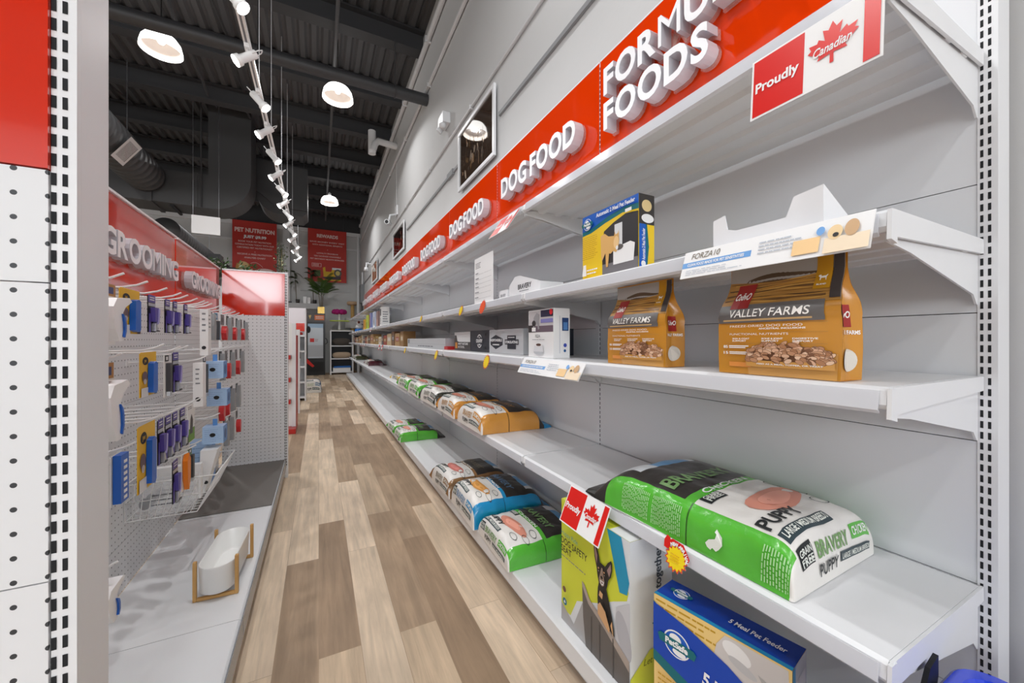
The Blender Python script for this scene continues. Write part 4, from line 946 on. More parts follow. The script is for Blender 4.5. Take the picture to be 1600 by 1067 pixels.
#==PART6==
# ------------------------------------------------------------------ signs clipped to the shelf fronts
def flag_sign(label, y1, z, tilt, x=.793, w=.206, h=.122):
    t = math.radians(tilt); mb = MB(); ay = (0, math.sin(t), math.cos(t)); o = Vector((0, 0, 0)) - Vector(ay)*h
    F = Face(mb, o, (1, 0, 0), ay); F.rect(0, 0, w, h, PAPER); B = Face(mb, o + F.ax*w - F.n*.0006, (-1, 0, 0), ay); B.rect(0, 0, w, h, PAPER)
    m = .004; F.rect(m, m, w*.46, h-m, FLAG); F.rect(w*.88, m, w-m, h-m, FLAG)
    s = h*.37; cx, cy = w*.67, h*.50; F.poly([(cx+a*s, cy+b*s) for a, b in LEAF], FLAG)
    F.text('Proudly', w*.235, h*.42, h*.155, PAPER, w=w*.38, bold=.03, align='c'); F.text('Canadian', cx, cy-s*.12, s*.34, PAPER, w=s*1.25, bold=.02, shear=.3, align='c')
    ob = mb.build('shelf_sign'); ob.location = (x, y1, z); ob.rotation_euler = (0, 0, -H90)
    return tag(ob, label, 'sign', 'red and white maple leaf signs on the shelf fronts')
flag_sign('maple leaf sign clipped to the lower shelf front above the dog seat box', 1.105, .634, 24, x=.788)
flag_sign('large maple leaf sign on the top shelf front under the FORMULA FOODS header', .480, 1.705, 4)
flag_sign('maple leaf sign on the top shelf front of the second bay', 1.690, 1.722, 34)
def banner(label, y1, w, z, x=.793, h=.068, tilt=18, big=True):
    t = math.radians(tilt); mb = MB(); ay = (0, math.sin(t), math.cos(t)); o = -Vector(ay)*h
    F = Face(mb, o, (1, 0, 0), ay); F.rect(0, 0, w, h, PAPER); B = Face(mb, o+F.ax*w-F.n*.0006, (-1, 0, 0), ay); B.rect(0, 0, w, h, PAPER)
    F.rect(0, h*.38, w*.46, h*.58, C('banner_blue', 110, 166, 226, .4)); F.text('CLEAN FOOD MADE FOR PET SENSITIVITIES', w*.04, h*.43, h*.10, PAPER, w=w*.38, bold=.03)
    F.text('FORZA10', w*.06, h*.68, h*.2, C('banner_gold', 120, 108, 90, .4), w=w*.2, bold=0, shear=.2); F.lines(w*.04, h*.08, w*.44, h*.3, 3, C('banner_pale', 190, 196, 206), .3)
    F.lines(w*.5, h*.35, w*.72, h*.8, 4, C('banner_pale', 0, 0, 0), .35); F.rect(w*.68, h*.12, w*.80, h*.55, C('banner_peach', 248, 208, 150)); F.rect(w*.82, .002, w-.002, h*.45, C('banner_sand', 246, 226, 196))
    F.ell(w*.86, h*.58, w*.03, h*.2, C('dog_tan', 240, 210, 160)); F.ell(w*.925, h*.62, w*.028, h*.22, C('dog_brown', 206, 166, 120)); F.ell(w*.865, h*.5, w*.012, h*.06, INK); F.ell(w*.80, h*.68, w*.018, h*.12, C('banner_blue', 0, 0, 0))
    ob = mb.build('shelf_banner'); ob.location = (x, y1, z); ob.rotation_euler = (0, 0, -H90); return tag(ob, label, 'sign', 'white and blue printed shelf banners')
banner('white and blue printed banner on the upper shelf front above the nearest gold pouch', .640, .355, 1.349)
banner('white and blue printed banner on the middle shelf front below the tall white carton', 1.456, .43, 1.062, tilt=30)
STARY, STARR = C('burst_yellow', 250, 222, 30, .35), C('burst_red', 224, 50, 28, .35)
def burst(label, y, z, r, x=.792, cols=(STARR, STARY), txt=False, tilt=14, sy=1.0):
    t = math.radians(tilt); mb = MB(); F = Face(mb, (0, 0, 0), (1, 0, 0), (0, math.sin(t), math.cos(t)))
    def star(R1, R2, m, n=15): F.poly([((R1 if i % 2 == 0 else R2)*math.cos(math.pi*i/n), sy*(R1 if i % 2 == 0 else R2)*math.sin(math.pi*i/n)) for i in range(2*n)], m)
    star(r, r*.78, cols[0]); star(r*.88, r*.68, cols[1])
    B = Face(mb, -F.n*.0006, (-1, 0, 0), (0, math.sin(t), math.cos(t))); B.poly([(r*(1 if i % 2 else .78)*math.cos(math.pi*i/15), sy*r*(1 if i % 2 else .78)*math.sin(math.pi*i/15)) for i in range(30)], PAPER)
    if txt:
        F.poly([(-.9*r, .35*r), (-.5*r, .95*r), (.35*r, .9*r), (1.0*r, .15*r), (1.1*r, .4*r), (.45*r, 1.15*r), (-.5*r, 1.2*r), (-1.1*r, .8*r)], FLAG)
        F.poly([(-1.15*r, .4*r), (-.75*r, .35*r), (-.6*r, .8*r), (-.7*r, 1.2*r), (-1.0*r, 1.3*r), (-1.2*r, .9*r)], FLAG)
        for i, ch in enumerate('NEW ARRIVAL'):
            a = math.radians(118-i*10.5)
            if ch != ' ': F.text(ch, r*.93*math.cos(a), r*.93*math.sin(a)-.1*r, r*.24, PAPER, bold=.05, align='c', rot=a-H90)
        F.lines(-.5*r, -.3*r, .5*r, .35*r, 3, C('burst_ochre', 220, 170, 30), .35, .3, 'c')
    ob = mb.build('price_burst'); ob.location = (x, y, z); ob.rotation_euler = (0, 0, -H90)
    return tag(ob, label, 'price tag', 'small coloured price tags on the shelf fronts')
burst('yellow and red NEW ARRIVAL burst tag on the lower shelf front beside the large sack', .668, .597, .034, txt=True)
burst('orange red tag on the upper shelf front below the white list sheet', 1.93, 1.318, .042, cols=(C('burst_orange', 236, 70, 30, .35), C('burst_orange2', 240, 90, 40, .35)), sy=1.0)
burst('yellow tag on the upper shelf front left of the orange red tag', 2.284, 1.322, .036)
burst('small amber tag farthest along the upper shelf front', 3.33, 1.322, .034)
burst('yellow and red tag on the middle shelf front below the silver carton', 1.876, 1.024, .042)
burst('yellow tag on the middle shelf front below the dark photo carton', 2.85, 1.026, .042)
burst('small yellow tag farthest along the middle shelf front', 4.02, 1.03, .036)
for i, (y, z) in enumerate(((5.6, 1.04), (5.9, 1.04), (8.0, 1.04), (8.35, 1.04), (8.7, 1.04), (6.9, 1.325), (9.6, 1.325), (10.2, 1.325))):
    mb = MB(); F = Face(mb, (0, 0, 0), (1, 0, 0), (0, .25, 1)); F.rect(-.04, -.05, .04, .03, PAPER if i > 1 else FLAG); F.rect(-.03, -.035, .03, -.005, FLAG if i > 1 else PAPER)
    B = Face(mb, -F.n*.0006, (-1, 0, 0), (0, .25, 1)); B.rect(-.04, -.05, .04, .03, PAPER)
    ob = mb.build('price_card'); ob.location = (.792, y, z); ob.rotation_euler = (0, 0, -H90)
    tag(ob, 'small %s price card, %s along the %s shelf front toward the far end' % ('red' if i < 2 else 'white and red', ORD[i if i < 5 else i-5], 'middle' if i < 5 else 'upper'), 'price tag', 'price cards far along the shelves')

# ------------------------------------------------------------------ big cartons on the bottom deck, blue tub
LIME, TURQ = C('print_lime', 214, 220, 60, .35), C('print_turq', 22, 150, 190, .35)
w, d, h = .336, .165, .425; mb, F, Rr, Tp = carton_mesh(w, d, h, C('box_paleblue', 226, 230, 234, .4))
F.poly([(0, h*.10), (0, h), (w*.83, h), (w*.985, h*.66), (w*.965, h*.60), (w*.80, h*.52), (w*.62, h*.42), (w*.27, h*.27), (w*.16, h*.10)], LIME)
F.poly([(0, 0), (0, h*.14), (w*.22, h*.06), (w*.36, h*.3), (w*.5, h*.1), (w*.5, 0)], C('print_grey', 176, 174, 174))
F.poly([(w*.72, h), (w*.90, h), (w*.995, h*.73), (w*.97, h*.64), (w*.88, h*.62)], TURQ)
F.poly([(w*.84, h*.5), (w, h*.6), (w, h*.1), (w*.8, h*.2)], C('print_carseat', 206, 206, 210)); F.ell(w*.93, h*.35, w*.08, h*.15, C('print_carseat2', 184, 184, 190), rot=.3)
seat = C('print_seat', 104, 98, 94, .5); seatl = C('print_seat_top', 176, 162, 152, .5)
F.poly([(w*.36, h*.47), (w*.44, h*.40), (w*.62, h*.30), (w, h*.20), (w, 0), (w*.42, 0), (w*.38, h*.2)], seat)
F.poly([(w*.36, h*.47), (w*.40, h*.46), (w*.48, h*.38), (w*.66, h*.335), (w, h*.22), (w, h*.15), (w*.70, h*.27), (w*.60, h*.30), (w*.46, h*.34), (w*.37, h*.43)], seatl)
for a in (.5, .62, .8): F.poly([(w*a, h*.27), (w*(a+.012), h*.27), (w*(a+.01), 0), (w*a, 0)], C('print_seam', 84, 78, 74))
dk, tn = C('pup_black', 40, 36, 36, .5), C('pup_tan', 214, 166, 120, .5)
F.poly([(w*.62, h*.335), (w*.60, h*.45), (w*.605, h*.53), (w*.62, h*.575), (w*.60, h*.62), (w*.59, h*.665), (w*.605, h*.705), (w*.64, h*.725), (w*.70, h*.722), (w*.74, h*.695), (w*.75, h*.65), (w*.735, h*.60), (w*.72, h*.57), (w*.755, h*.50), (w*.80, h*.40), (w*.83, h*.29)], dk)
F.poly([(w*.595, h*.66), (w*.56, h*.74), (w*.545, h*.83), (w*.556, h*.862), (w*.585, h*.835), (w*.62, h*.77), (w*.64, h*.715)], dk); F.poly([(w*.70, h*.715), (w*.745, h*.765), (w*.785, h*.795), (w*.80, h*.785), (w*.80, h*.73), (w*.785, h*.68), (w*.745, h*.64)], dk)
F.poly([(w*.595, h*.70), (w*.568, h*.76), (w*.560, h*.83), (w*.58, h*.81), (w*.605, h*.765)], C('pup_ear', 160, 128, 124)); F.poly([(w*.735, h*.71), (w*.785, h*.775), (w*.79, h*.73), (w*.765, h*.675)], C('pup_ear', 0, 0, 0))
F.poly([(w*.645, h*.655), (w*.662, h*.70), (w*.678, h*.70), (w*.69, h*.655), (w*.705, h*.615), (w*.70, h*.585), (w*.672, h*.568), (w*.640, h*.582), (w*.628, h*.612)], C('pup_muzzle', 150, 126, 112)); F.poly([(w*.642, h*.607), (w*.70, h*.611), (w*.69, h*.585), (w*.67, h*.575), (w*.648, h*.585)], C('pup_white', 226, 220, 216)); F.ell(w*.668, h*.632, w*.015, h*.011, BLACK); F.poly([(w*.655, h*.60), (w*.69, h*.602), (w*.673, h*.588)], C('pup_mouth', 120, 60, 60))
for x in (.628, .71): F.ell(w*x, h*.664, w*.014, h*.011, C('pup_eye', 90, 62, 44)); F.ell(w*x, h*.664, w*.009, h*.008, BLACK); F.ell(w*(x+.004), h*.667, w*.003, h*.003, WHT); F.ell(w*(x+.004), h*.688, w*.009, h*.006, tn)
F.poly([(w*.63, h*.36), (w*.625, h*.42), (w*.66, h*.455), (w*.73, h*.42), (w*.79, h*.33), (w*.78, h*.30)], tn); F.poly([(w*.645, h*.50), (w*.66, h*.54), (w*.70, h*.53), (w*.69, h*.49)], tn); F.poly([(w*.80, h*.36), (w*.82, h*.40), (w*.84, h*.30)], tn)
F.text('Happy Ride', w*.05, h*.735, h*.034, C('print_tealtext', 60, 150, 150), w=w*.28, bold=.0); F.text('DOG SAFETY', w*.05, h*.665, h*.05, INK, w=w*.43, bold=.015); F.text('SEAT', w*.05, h*.60, h*.05, INK, w=w*.18, bold=.015); F.lines(w*.05, h*.555, w*.46, h*.575, 1, GREY, .4, 0)
F.ell(w*.11, h*.30, .010, .010, C('dot_brown', 112, 80, 60)); F.ell(w*.12, h*.205, .012, .012, C('dot_teal2', 10, 110, 140)); F.poly([(w*.105, h*.2), (w*.12, h*.22), (w*.135, h*.2), (w*.12, h*.19)], WHT)
Rr.text('live', d*.72, h*.27, .026, C('ink_slate', 60, 70, 80), w=.05, rot=H90); Rr.text('happy', d*.72, h*.385, .034, C('ink_teal', 20, 110, 124), w=.10, bold=0, shear=.3, rot=H90); Rr.text('together', d*.72, h*.63, .026, C('ink_slate', 0, 0, 0), w=.125, rot=H90)
Rr.poly([(0, 0), (0, h*.10), (d*.45, h*.24), (d*.75, h*.24), (d, h*.16), (d, 0)], LIME); Rr.text("Let's be", d*.3, h*.15, .018, C('ink_olive', 110, 120, 30), bold=0, shear=.3); Tp.rect(0, 0, w, d, LIME); Tp.rect(0, d*.6, w, d, C('print_limed', 190, 200, 60)); Tp.rect(w*.75, 0, w, d, C('print_pale', 226, 228, 226))
place(mb, 'dog_seat_carton', 'tall lime green dog safety seat carton with black puppy on the bottom deck', 'carton', (.773, 1.142, zb), -H90)
w, d, h = .300, .088, .335; mb, F, Rr, Tp = carton_mesh(w, d, h, SAND)
BL2 = C('print_royal', 14, 70, 180, .25); BLD = C('print_royal_top', 14, 62, 160, .25)
F.poly([(0, h), (0, h*.93), (w*.55, h*.80), (w*.98, h*.60), (w, h*.58), (w, h)], SAND); F.lines(w*.02, h*.86, w*.6, h*.985, 3, C('print_ochre', 0, 0, 0), .3)
F.poly([(w*.5, h*.81), (w*.52, h*.90), (w*.58, h*.985), (w*.66, h*.99), (w*.98, h*.99), (w*.995, h*.62)], C('print_photo', 210, 204, 200)); F.ell(w*.66, h*.91, w*.10, h*.055, C('feeder_white', 238, 236, 234), rot=-.3); F.ell(w*.70, h*.84, w*.10, h*.03, C('feeder_grey', 196, 194, 194), rot=-.3); F.poly([(w*.80, h*.86), (w, h*.80), (w, h*.72), (w*.84, h*.80)], C('feeder_lid', 176, 172, 170))
F.poly([(0, h*.95), (0, h*.50), (w*.2, h*.44), (w*.5, h*.38), (w, h*.28), (w, h*.40)], PTEAL); F.poly([(0, h*.94), (0, h*.58), (w*.3, h*.50), (w*.7, h*.44), (w, h*.36), (w, h*.58), (w*.9, h*.66), (w*.6, h*.80), (w*.3, h*.89)], BL2)
badge(F, w*.21, h*.72, .034); F.text('5 Meal Pet Feeder', w*.42, h*.575, .030, WHT, w=w*.80, bold=.035, rot=-.12)
F.rect(w*.5, 0, w, h*.24, C('print_paleg', 226, 226, 226)); F.lines(w*.05, h*.05, w*.45, h*.45, 10, C('print_ochre', 0, 0, 0), .3); F.poly([(w*.80, h*.36), (w*.86, h*.58), (w, h*.6), (w, h*.3)], CYAN)
Tp.rect(0, 0, w, d, BLD); Tp.rect(0, 0, w, d*.12, CYAN); badge(Tp, w*.16, d*.55, .02); Tp.text('5 Meal Pet Feeder', w*.55, d*.42, .015, WHT, w=w*.38, bold=.02, shear=.1)
Rr.rect(0, 0, d, h, C('print_sidegrey', 186, 184, 184)); Rr.rect(d*.2, h*.55, d*.9, h*.9, C('print_photo', 0, 0, 0)); Rr.rect(0, 0, d*.18, h, CYAN)
place(mb, 'feeder_carton', 'blue and sand five meal pet feeder carton standing on the bottom deck', 'carton', (.775, .722, zb), -H90+.2)
def tub(T):
    BLU = mat('tub_blue', (20, 62, 214), .12, spec=.8, coat=.5)
    x0, x1, y0, y1, zt = .70, 1.065, -.24, .262, .55
    def ring(ins, z, r):
        pts = []
        for cx, cy, a0 in ((x1-ins-r, y1-ins-r, 0), (x0+ins+r, y1-ins-r, 90), (x0+ins+r, y0+ins+r, 180), (x1-ins-r, y0+ins+r, 270)):
            for i in range(7): a = math.radians(a0+15*i); pts.append((cx+r*math.cos(a), cy+r*math.sin(a), z))
        return pts
    rings = [ring(.06, .001, .04), ring(.025, zt-.03, .05), ring(.002, zt-.03, .05), ring(.0, zt-.006, .05), ring(.005, zt, .05), ring(.02, zt, .05), ring(.028, zt-.012, .045), ring(.07, .30, .04)]
    mb = MB(); n = len(rings[0]); vs = [p for r_ in rings for p in r_]
    mb.add(vs, [(i*n+j, i*n+(j+1) % n, (i+1)*n+(j+1) % n, (i+1)*n+j) for i in range(len(rings)-1) for j in range(n)] + [tuple(range((len(rings)-1)*n, len(rings)*n))], BLU, False)
    mb.build('tub_body', T)
    mb = MB(); mb.extrude([(.84, .53), (.90, .54), (.93, .58), (.965, .59), (.965, .555), (.95, .52), (.84, .51)], .2635, .2705, BLACK); mb.build('handle', T)
T = thing('plastic_tub', 'glossy blue plastic tub on the floor at the near end of the shelving', 'tub', (.88, .01, 0), world=True); tub(T); del T['_o']

# ------------------------------------------------------------------ wooden-framed white feeding trough on the left deck
T = thing('feeding_trough', 'white oval pet trough in two light wood frames on the left deck', 'pet bowl', (-.345, 1.965, .1512), math.radians(-3), world=False)
def stad(L_, Wd, z, n=12): 
    r = Wd/2; return [(r*math.cos(t), L_/2-r+r*math.sin(t), z) for t in [math.pi*i/n for i in range(n+1)]] + [(-r*math.cos(t), -(L_/2-r)-r*math.sin(t), z) for t in [math.pi*i/n for i in range(n+1)]]
mb = MB(); rings = [stad(.31, .098, .022), stad(.335, .112, .03), stad(.345, .118, .128), stad(.345, .118, .132), stad(.337, .110, .132), stad(.325, .100, .05), stad(.30, .086, .045)]
n = len(rings[0]); mb.add([p for r_ in rings for p in r_], [(i*n+j, i*n+(j+1) % n, (i+1)*n+(j+1) % n, (i+1)*n+j) for i in range(6) for j in range(n)], C('trough_white', 240, 240, 238, .3), True)
mb.add(rings[0], [tuple(range(n))[::-1]], C('trough_white', 0, 0, 0)); mb.add(rings[-1], [tuple(range(n))], C('trough_white', 0, 0, 0))
F = Face(mb, (0, 0, .0455), (1, 0, 0), (0, 1, 0)); F.lines(-.012, -.07, .012, -.02, 4, INK, .35, .4)
mb.build('bowl', T)
for y in (-.135, .135):
    mb = MB()
    for x in (-.066, .066): mb.box(x-.006, x+.006, y-.007, y+.007, .0, .150, WOOD)
    mb.box(-.0598, .0598, y-.007, y+.007, 0, .012, WOOD); mb.build('frame', T, bevel=.002)
#==PART7==
# ------------------------------------------------------------------ hooks and hanging packs on the left pegboard
HK = mat('hook_white', (238, 238, 238), .3)
ROWN = {'A': 'top', 'B': 'second', 'C': 'third', 'D': 'lowest'}
ROWZ = {'A': 1.285, 'B': 1.085, 'C': .866, 'D': .70}
def hook_proto():
    T = thing('peg_hook', 'x', 'hook', (0, 0, 0))
    mb = MB(); mb.tube([(.004, 0, 0), (.20, 0, .002), (.232, 0, .010), (.255, 0, .022)], .003, HK, 6); mb.build('wire', T)
    mb = MB(); mb.box(.0006, .0038, -.018, .018, -.014, .010, HK); mb.build('back_plate', T)
    return T
HP = hook_proto(); HOOKS = []
def hook(row, y, z=None):
    z = ROWZ[row] if z is None else z
    HOOKS.append((min(ROWZ, key=lambda q: abs(ROWZ[q]-z)), y, z))
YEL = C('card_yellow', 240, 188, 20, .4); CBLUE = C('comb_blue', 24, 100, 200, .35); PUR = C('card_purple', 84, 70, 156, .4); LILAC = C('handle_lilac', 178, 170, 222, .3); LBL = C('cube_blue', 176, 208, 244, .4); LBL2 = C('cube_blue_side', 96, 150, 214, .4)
CARD = C('card_white', 238, 238, 236, .45); REDH = C('handle_red', 206, 46, 48, .35); CHAR = C('handle_charcoal', 66, 66, 70, .45); SILV2 = C('tool_silver', 198, 202, 208, .3, metal=.6); BRN = C('card_brown', 176, 124, 64, .45); ORG = C('brush_orange', 240, 130, 20, .35); GRS = C('print_grass', 110, 156, 50, .5)
GH = 'grooming tools hanging on the pegboard'
def pack(name, label, cat, y0, w, ztop, h, x, base, draw, group=GH, depth=.0022, clear=True):
    T = thing(name, label, cat, (x, y0+w/2, ztop-h), 0, group, world=True)
    mb = MB(); mb.box(x, x+depth, y0, y0+w, ztop-h, ztop-.0035, base); F = Face(mb, (x+depth, y0, ztop-h), (0, 1, 0), (0, 0, 1))
    m2 = MB(); draw(F, m2, w, h, lambda a, b, t=.0: Vector((x+depth+.0012+t, y0+a, ztop-h+b)))
    mb.build('card', T)
    if m2.v: m2.build('tool', T)
    del T['_o']; return T
def slab(m2, P, pts, t, m):
    n = len(pts); vs = [P(a, b, 0) for a, b in pts]+[P(a, b, t) for a, b in pts]
    m2.add(vs, [(i, (i+1) % n, n+(i+1) % n, n+i) for i in range(n)]+[tuple(range(n))[::-1], tuple(range(n, 2*n))], m)
def d_comb(F, m2, w, h, P):
    F.rect(0, h*.62, w, h, YEL); F.ell(w*.3, h*.8, w*.18, h*.09, INK); F.text('JW', w*.22, h*.77, h*.06, YEL); F.ell(w*.25, h*.45, w*.16, h*.12, C('dog_print', 120, 96, 90)); F.ell(w*.25, h*.34, w*.09, h*.06, C('dog_print2', 200, 190, 186)); F.rect(w*.02, 0, w*.45, h*.2, C('print_paleg', 0, 0, 0)); F.rect(w*.82, 0, w, h*.62, C('card_amber', 206, 156, 20))
    slab(m2, P, [(w*.42, h*.08), (w*.64, h*.04), (w*.72, h*.10), (w*.72, h*.74), (w*.60, h*.78), (w*.45, h*.74)], .014, CBLUE)
    slab(m2, P, [(w*.73, h*.06), (w*.82, h*.10), (w*.82, h*.70), (w*.73, h*.76)], .011, WHT)
def d_claw(F, m2, w, h, P):
    F.rect(0, h*.80, w, h, PUR); F.rect(0, h*.70, w, h*.78, SILV2); F.lines(w*.15, h*.84, w*.85, h*.96, 2, WHT, .45, .2, 'c'); F.rect(0, 0, w, h*.68, C('card_mist', 206, 204, 214)); F.rect(0, 0, w*.28, h*.5, PUR)
    slab(m2, P, [(w*.30, h*.28), (w*.70, h*.28), (w*.80, h*.66), (w*.22, h*.66)], .012, PUR); slab(m2, P, [(w*.58, h*.22), (w*.80, h*.28), (w*.88, h*.64), (w*.72, h*.64)], .014, LILAC)
    slab(m2, P, [(w*.42, h*.03), (w*.86, h*.05), (w*.7, h*.16), (w*.62, h*.27), (w*.44, h*.24)], .010, SILV2); slab(m2, P, [(w*.5, 0.002), (w*.95, .002), (w*.95, h*.05), (w*.6, h*.06)], .012, CHAR)
def d_slim(F, m2, w, h, P):
    F.rect(w*.1, h*.82, w*.9, h*.96, INK); F.rect(w*.3, h*.85, w*.7, h*.93, WHT); slab(m2, P, [(w*.3, h*.12), (w*.7, h*.12), (w*.72, h*.78), (w*.26, h*.78)], .012, CHAR); slab(m2, P, [(w*.3, h*.02), (w*.85, h*.03), (w*.7, h*.14), (w*.35, h*.14)], .010, SILV2)
def d_glove(F, m2, w, h, P):
    F.rect(0, h*.80, w, h, BRN); F.rect(w*.4, h*.84, w*.9, h*.95, C('print_navy2', 60, 66, 110)); F.rect(0, 0, w*.35, h*.14, C('card_amber', 0, 0, 0)); F.rect(0, h*.14, w, h*.8, C('card_pale', 222, 214, 204))
    slab(m2, P, [(w*.10, h*.60), (w*.25, h*.74), (w*.80, h*.78), (w*.92, h*.72), (w*.62, h*.62), (w*.50, h*.52), (w*.58, h*.38), (w*.62, h*.22), (w*.50, h*.06), (w*.34, h*.06), (w*.18, h*.26), (w*.12, h*.44)], .035, WHT)
    slab(m2, lambda a, b, t: P(a, b, t+.0355), [(w*.42, h*.50), (w*.52, h*.44), (w*.56, h*.34), (w*.56, h*.22), (w*.50, h*.12), (w*.46, h*.14), (w*.49, h*.24), (w*.48, h*.36)], .004, CBLUE)
def d_red(F, m2, w, h, P):
    F.rect(0, h*.60, w, h*.98, C('card_slate', 120, 118, 122)); F.ell(w*.5, h*.78, w*.3, h*.10, C('print_bristle', 82, 74, 78))
    slab(m2, P, [(w*.5+w*.36*math.cos(t)*(1 if math.sin(t) > 0 else .75), h*.30+h*.26*math.sin(t)) for t in [2*math.pi*i/16 for i in range(16)]], .022, REDH)
def d_grey(F, m2, w, h, P):
    F.rect(0, h*.62, w, h*.98, C('card_mist', 0, 0, 0)); slab(m2, P, [(w*.2, h*.06), (w*.75, h*.04), (w*.85, h*.5), (w*.6, h*.9), (w*.35, h*.9), (w*.15, h*.5)], .02, C('handle_grey', 150, 152, 154, .4)); F.lines(w*.1, h*.65, w*.9, h*.95, 3, GREY, .4)
def d_teal(F, m2, w, h, P):
    F.rect(0, h*.75, w, h*.98, C('card_teal', 60, 130, 170)); F.ell(w*.5, h*.85, w*.2, h*.06, WHT); slab(m2, P, [(w*.2, h*.05), (w*.8, h*.05), (w*.7, h*.7), (w*.3, h*.7)], .015, C('handle_teal', 90, 150, 190)); slab(m2, P, [(w*.02, h*.1), (w*.18, h*.05), (w*.25, h*.7), (w*.1, h*.7)], .02, CHAR)
def d_cb(F, m2, w, h, P):
    slab(m2, P, [(w*.12, h*.02), (w*.88, h*.02), (w*.88, h*.98), (w*.12, h*.98)], .016, CBLUE)
    for i in range(7): slab(m2, lambda a, b, t: P(a, b, t+.0165), [(w*.35, h*(.08+.12*i)), (w*.65, h*(.08+.12*i)), (w*.65, h*(.14+.12*i)), (w*.35, h*(.14+.12*i))], .001, WHT)
def d_photo(F, m2, w, h, P):
    F.rect(0, 0, w, h*.34, GRS); F.poly([(w*.3, h*.2), (w*.4, h*.6), (w*.55, h*.72), (w*.75, h*.55), (w*.7, h*.2)], C('photo_dogdark', 70, 66, 64)); F.lines(w*.06, h*.86, w*.7, h*.95, 2, GREY, .4); F.rect(0, 0, w*.12, h*.34, C('print_shadow', 90, 96, 80))
def d_orange(F, m2, w, h, P):
    slab(m2, P, [(w*.2, h*.3), (w*.5, 0.003), (w*.8, h*.3), (w*.85, h*.8), (w*.5, h*.98), (w*.15, h*.8)], .016, ORG); slab(m2, P, [(w*.75, h*.2), (w*.95, h*.3), (w*.95, h*.8), (w*.86, h*.8)], .01, CHAR)
XT = XL+.215
L_ = []
def P1(row, y0, w, h, base, draw, name, label, cat, dz=0, x=XT): pack(name, label, cat, y0, w, ROWZ[row]-.0028+dz, h, x, base, draw); hook(row, y0+w/2, ROWZ[row]+dz)
P1('A', 1.235, .125, .155, CARD, d_glove, 'massage_brush', 'white curved massage brush with blue grip in the top row beside the left upright', 'brush')
P1('A', 1.385, .125, .125, YEL, d_comb, 'shedding_comb', 'yellow card with bright blue comb in the top row', 'comb')
for y, w, lb in ((1.575, .058, 'widest'), (1.722, .048, 'second'), (1.805, .042, 'third'), (1.93, .044, 'farthest')):
    P1('A', y, w, .118, C('card_mist', 0, 0, 0), d_claw, 'nail_clipper', '%s of the four purple nail clipper packs in the top row' % lb, 'clipper')
hook('A', 2.06); hook('A', 2.12)
T = thing('tool_carton', 'tall narrow white carton hanging in the top row', 'carton', (XT, 2.2, 1.07), 0, None, world=True)
mb = MB(); mb.box(XT, XT+.03, 2.165, 2.22, 1.07, 1.279, WHT); F = Face(mb, (XT, 2.165, 1.07), (1, 0, 0), (0, 0, 1)); F.ell(.015, .035, .008, .008, INK); F.lines(.008, .1, .022, .2, 4, GREY, .3); F2 = Face(mb, (XT+.03, 2.165, 1.07), (0, 1, 0), (0, 0, 1)); F2.lines(.01, .12, .045, .19, 4, GREY, .3); mb.build('carton_body', T); del T['_o']; hook('A', 2.19)
for y, w, dr, nm, lb, ct in ((2.30, .075, d_grey, 'slicker_brush', 'grey slicker brush pack just past the tall white carton in the top row', 'brush'), (2.42, .07, d_teal, 'grooming_tool', 'teal and black grooming tool pack in the top row', 'brush'),
        (2.56, .085, d_red, 'pin_brush', 'red handled brush pack, nearest of the three in the top row', 'brush'), (2.70, .07, d_grey, 'slicker_brush', 'pale grey brush pack between two red ones in the top row', 'brush'),
        (2.83, .085, d_red, 'pin_brush', 'middle red handled brush pack in the top row', 'brush'), (2.98, .07, d_grey, 'slicker_brush', 'grey brush pack before the last red one in the top row', 'brush'), (3.12, .09, d_red, 'pin_brush', 'farthest red handled brush pack in the top row', 'brush'), (3.27, .07, d_grey, 'slicker_brush', 'farthest grey brush pack in the top row', 'brush')):
    P1('A', y, w, .15, CARD, dr, nm, lb, ct)
P1('B', 1.22, .13, .20, CARD, d_glove, 'massage_brush', 'white curved massage brush with blue grip in the second row', 'brush')
P1('B', 1.515, .125, .135, YEL, d_comb, 'shedding_comb', 'yellow card with blue comb in the second row', 'comb', .02)
P1('B', 1.715, .048, .15, CARD, d_slim, 'nail_file', 'slim charcoal nail tool pack in the second row', 'nail tool', .01)
P1('B', 1.80, .062, .145, C('card_mist', 0, 0, 0), d_claw, 'nail_clipper', 'purple nail clipper pack alone in the second row', 'clipper', .012)
T = thing('tool_carton', 'tall narrow white carton hanging in the second row', 'carton', (XT, 2.1, .86), 0, None, world=True)
mb = MB(); mb.box(XT, XT+.034, 2.06, 2.11, .855, 1.042, WHT); F = Face(mb, (XT, 2.06, .855), (1, 0, 0), (0, 0, 1)); F.ell(.017, .032, .009, .009, INK); F.lines(.009, .09, .025, .17, 4, GREY, .3); mb.build('carton_body', T); del T['_o']; hook('B', 2.085, 1.048)
P1('B', 2.20, .06, .20, CARD, d_slim, 'nail_file', 'long dark nail tool pack behind the white carton in the second row', 'nail tool', -.01)
for y, w, dr, nm, lb, ct in ((2.52, .07, d_grey, 'slicker_brush', 'grey brush pack right of the topmost blue cube', 'brush'), (2.66, .075, d_red, 'pin_brush', 'red brush pack, nearer one in the second row', 'brush'), (2.80, .07, d_grey, 'slicker_brush', 'grey brush pack between the red ones in the second row', 'brush'), (2.95, .085, d_red, 'pin_brush', 'red brush pack, farther one in the second row', 'brush'), (3.12, .07, d_grey, 'slicker_brush', 'farthest grey brush pack in the second row', 'brush')):
    P1('B', y, w, .17, CARD, dr, nm, lb, ct)
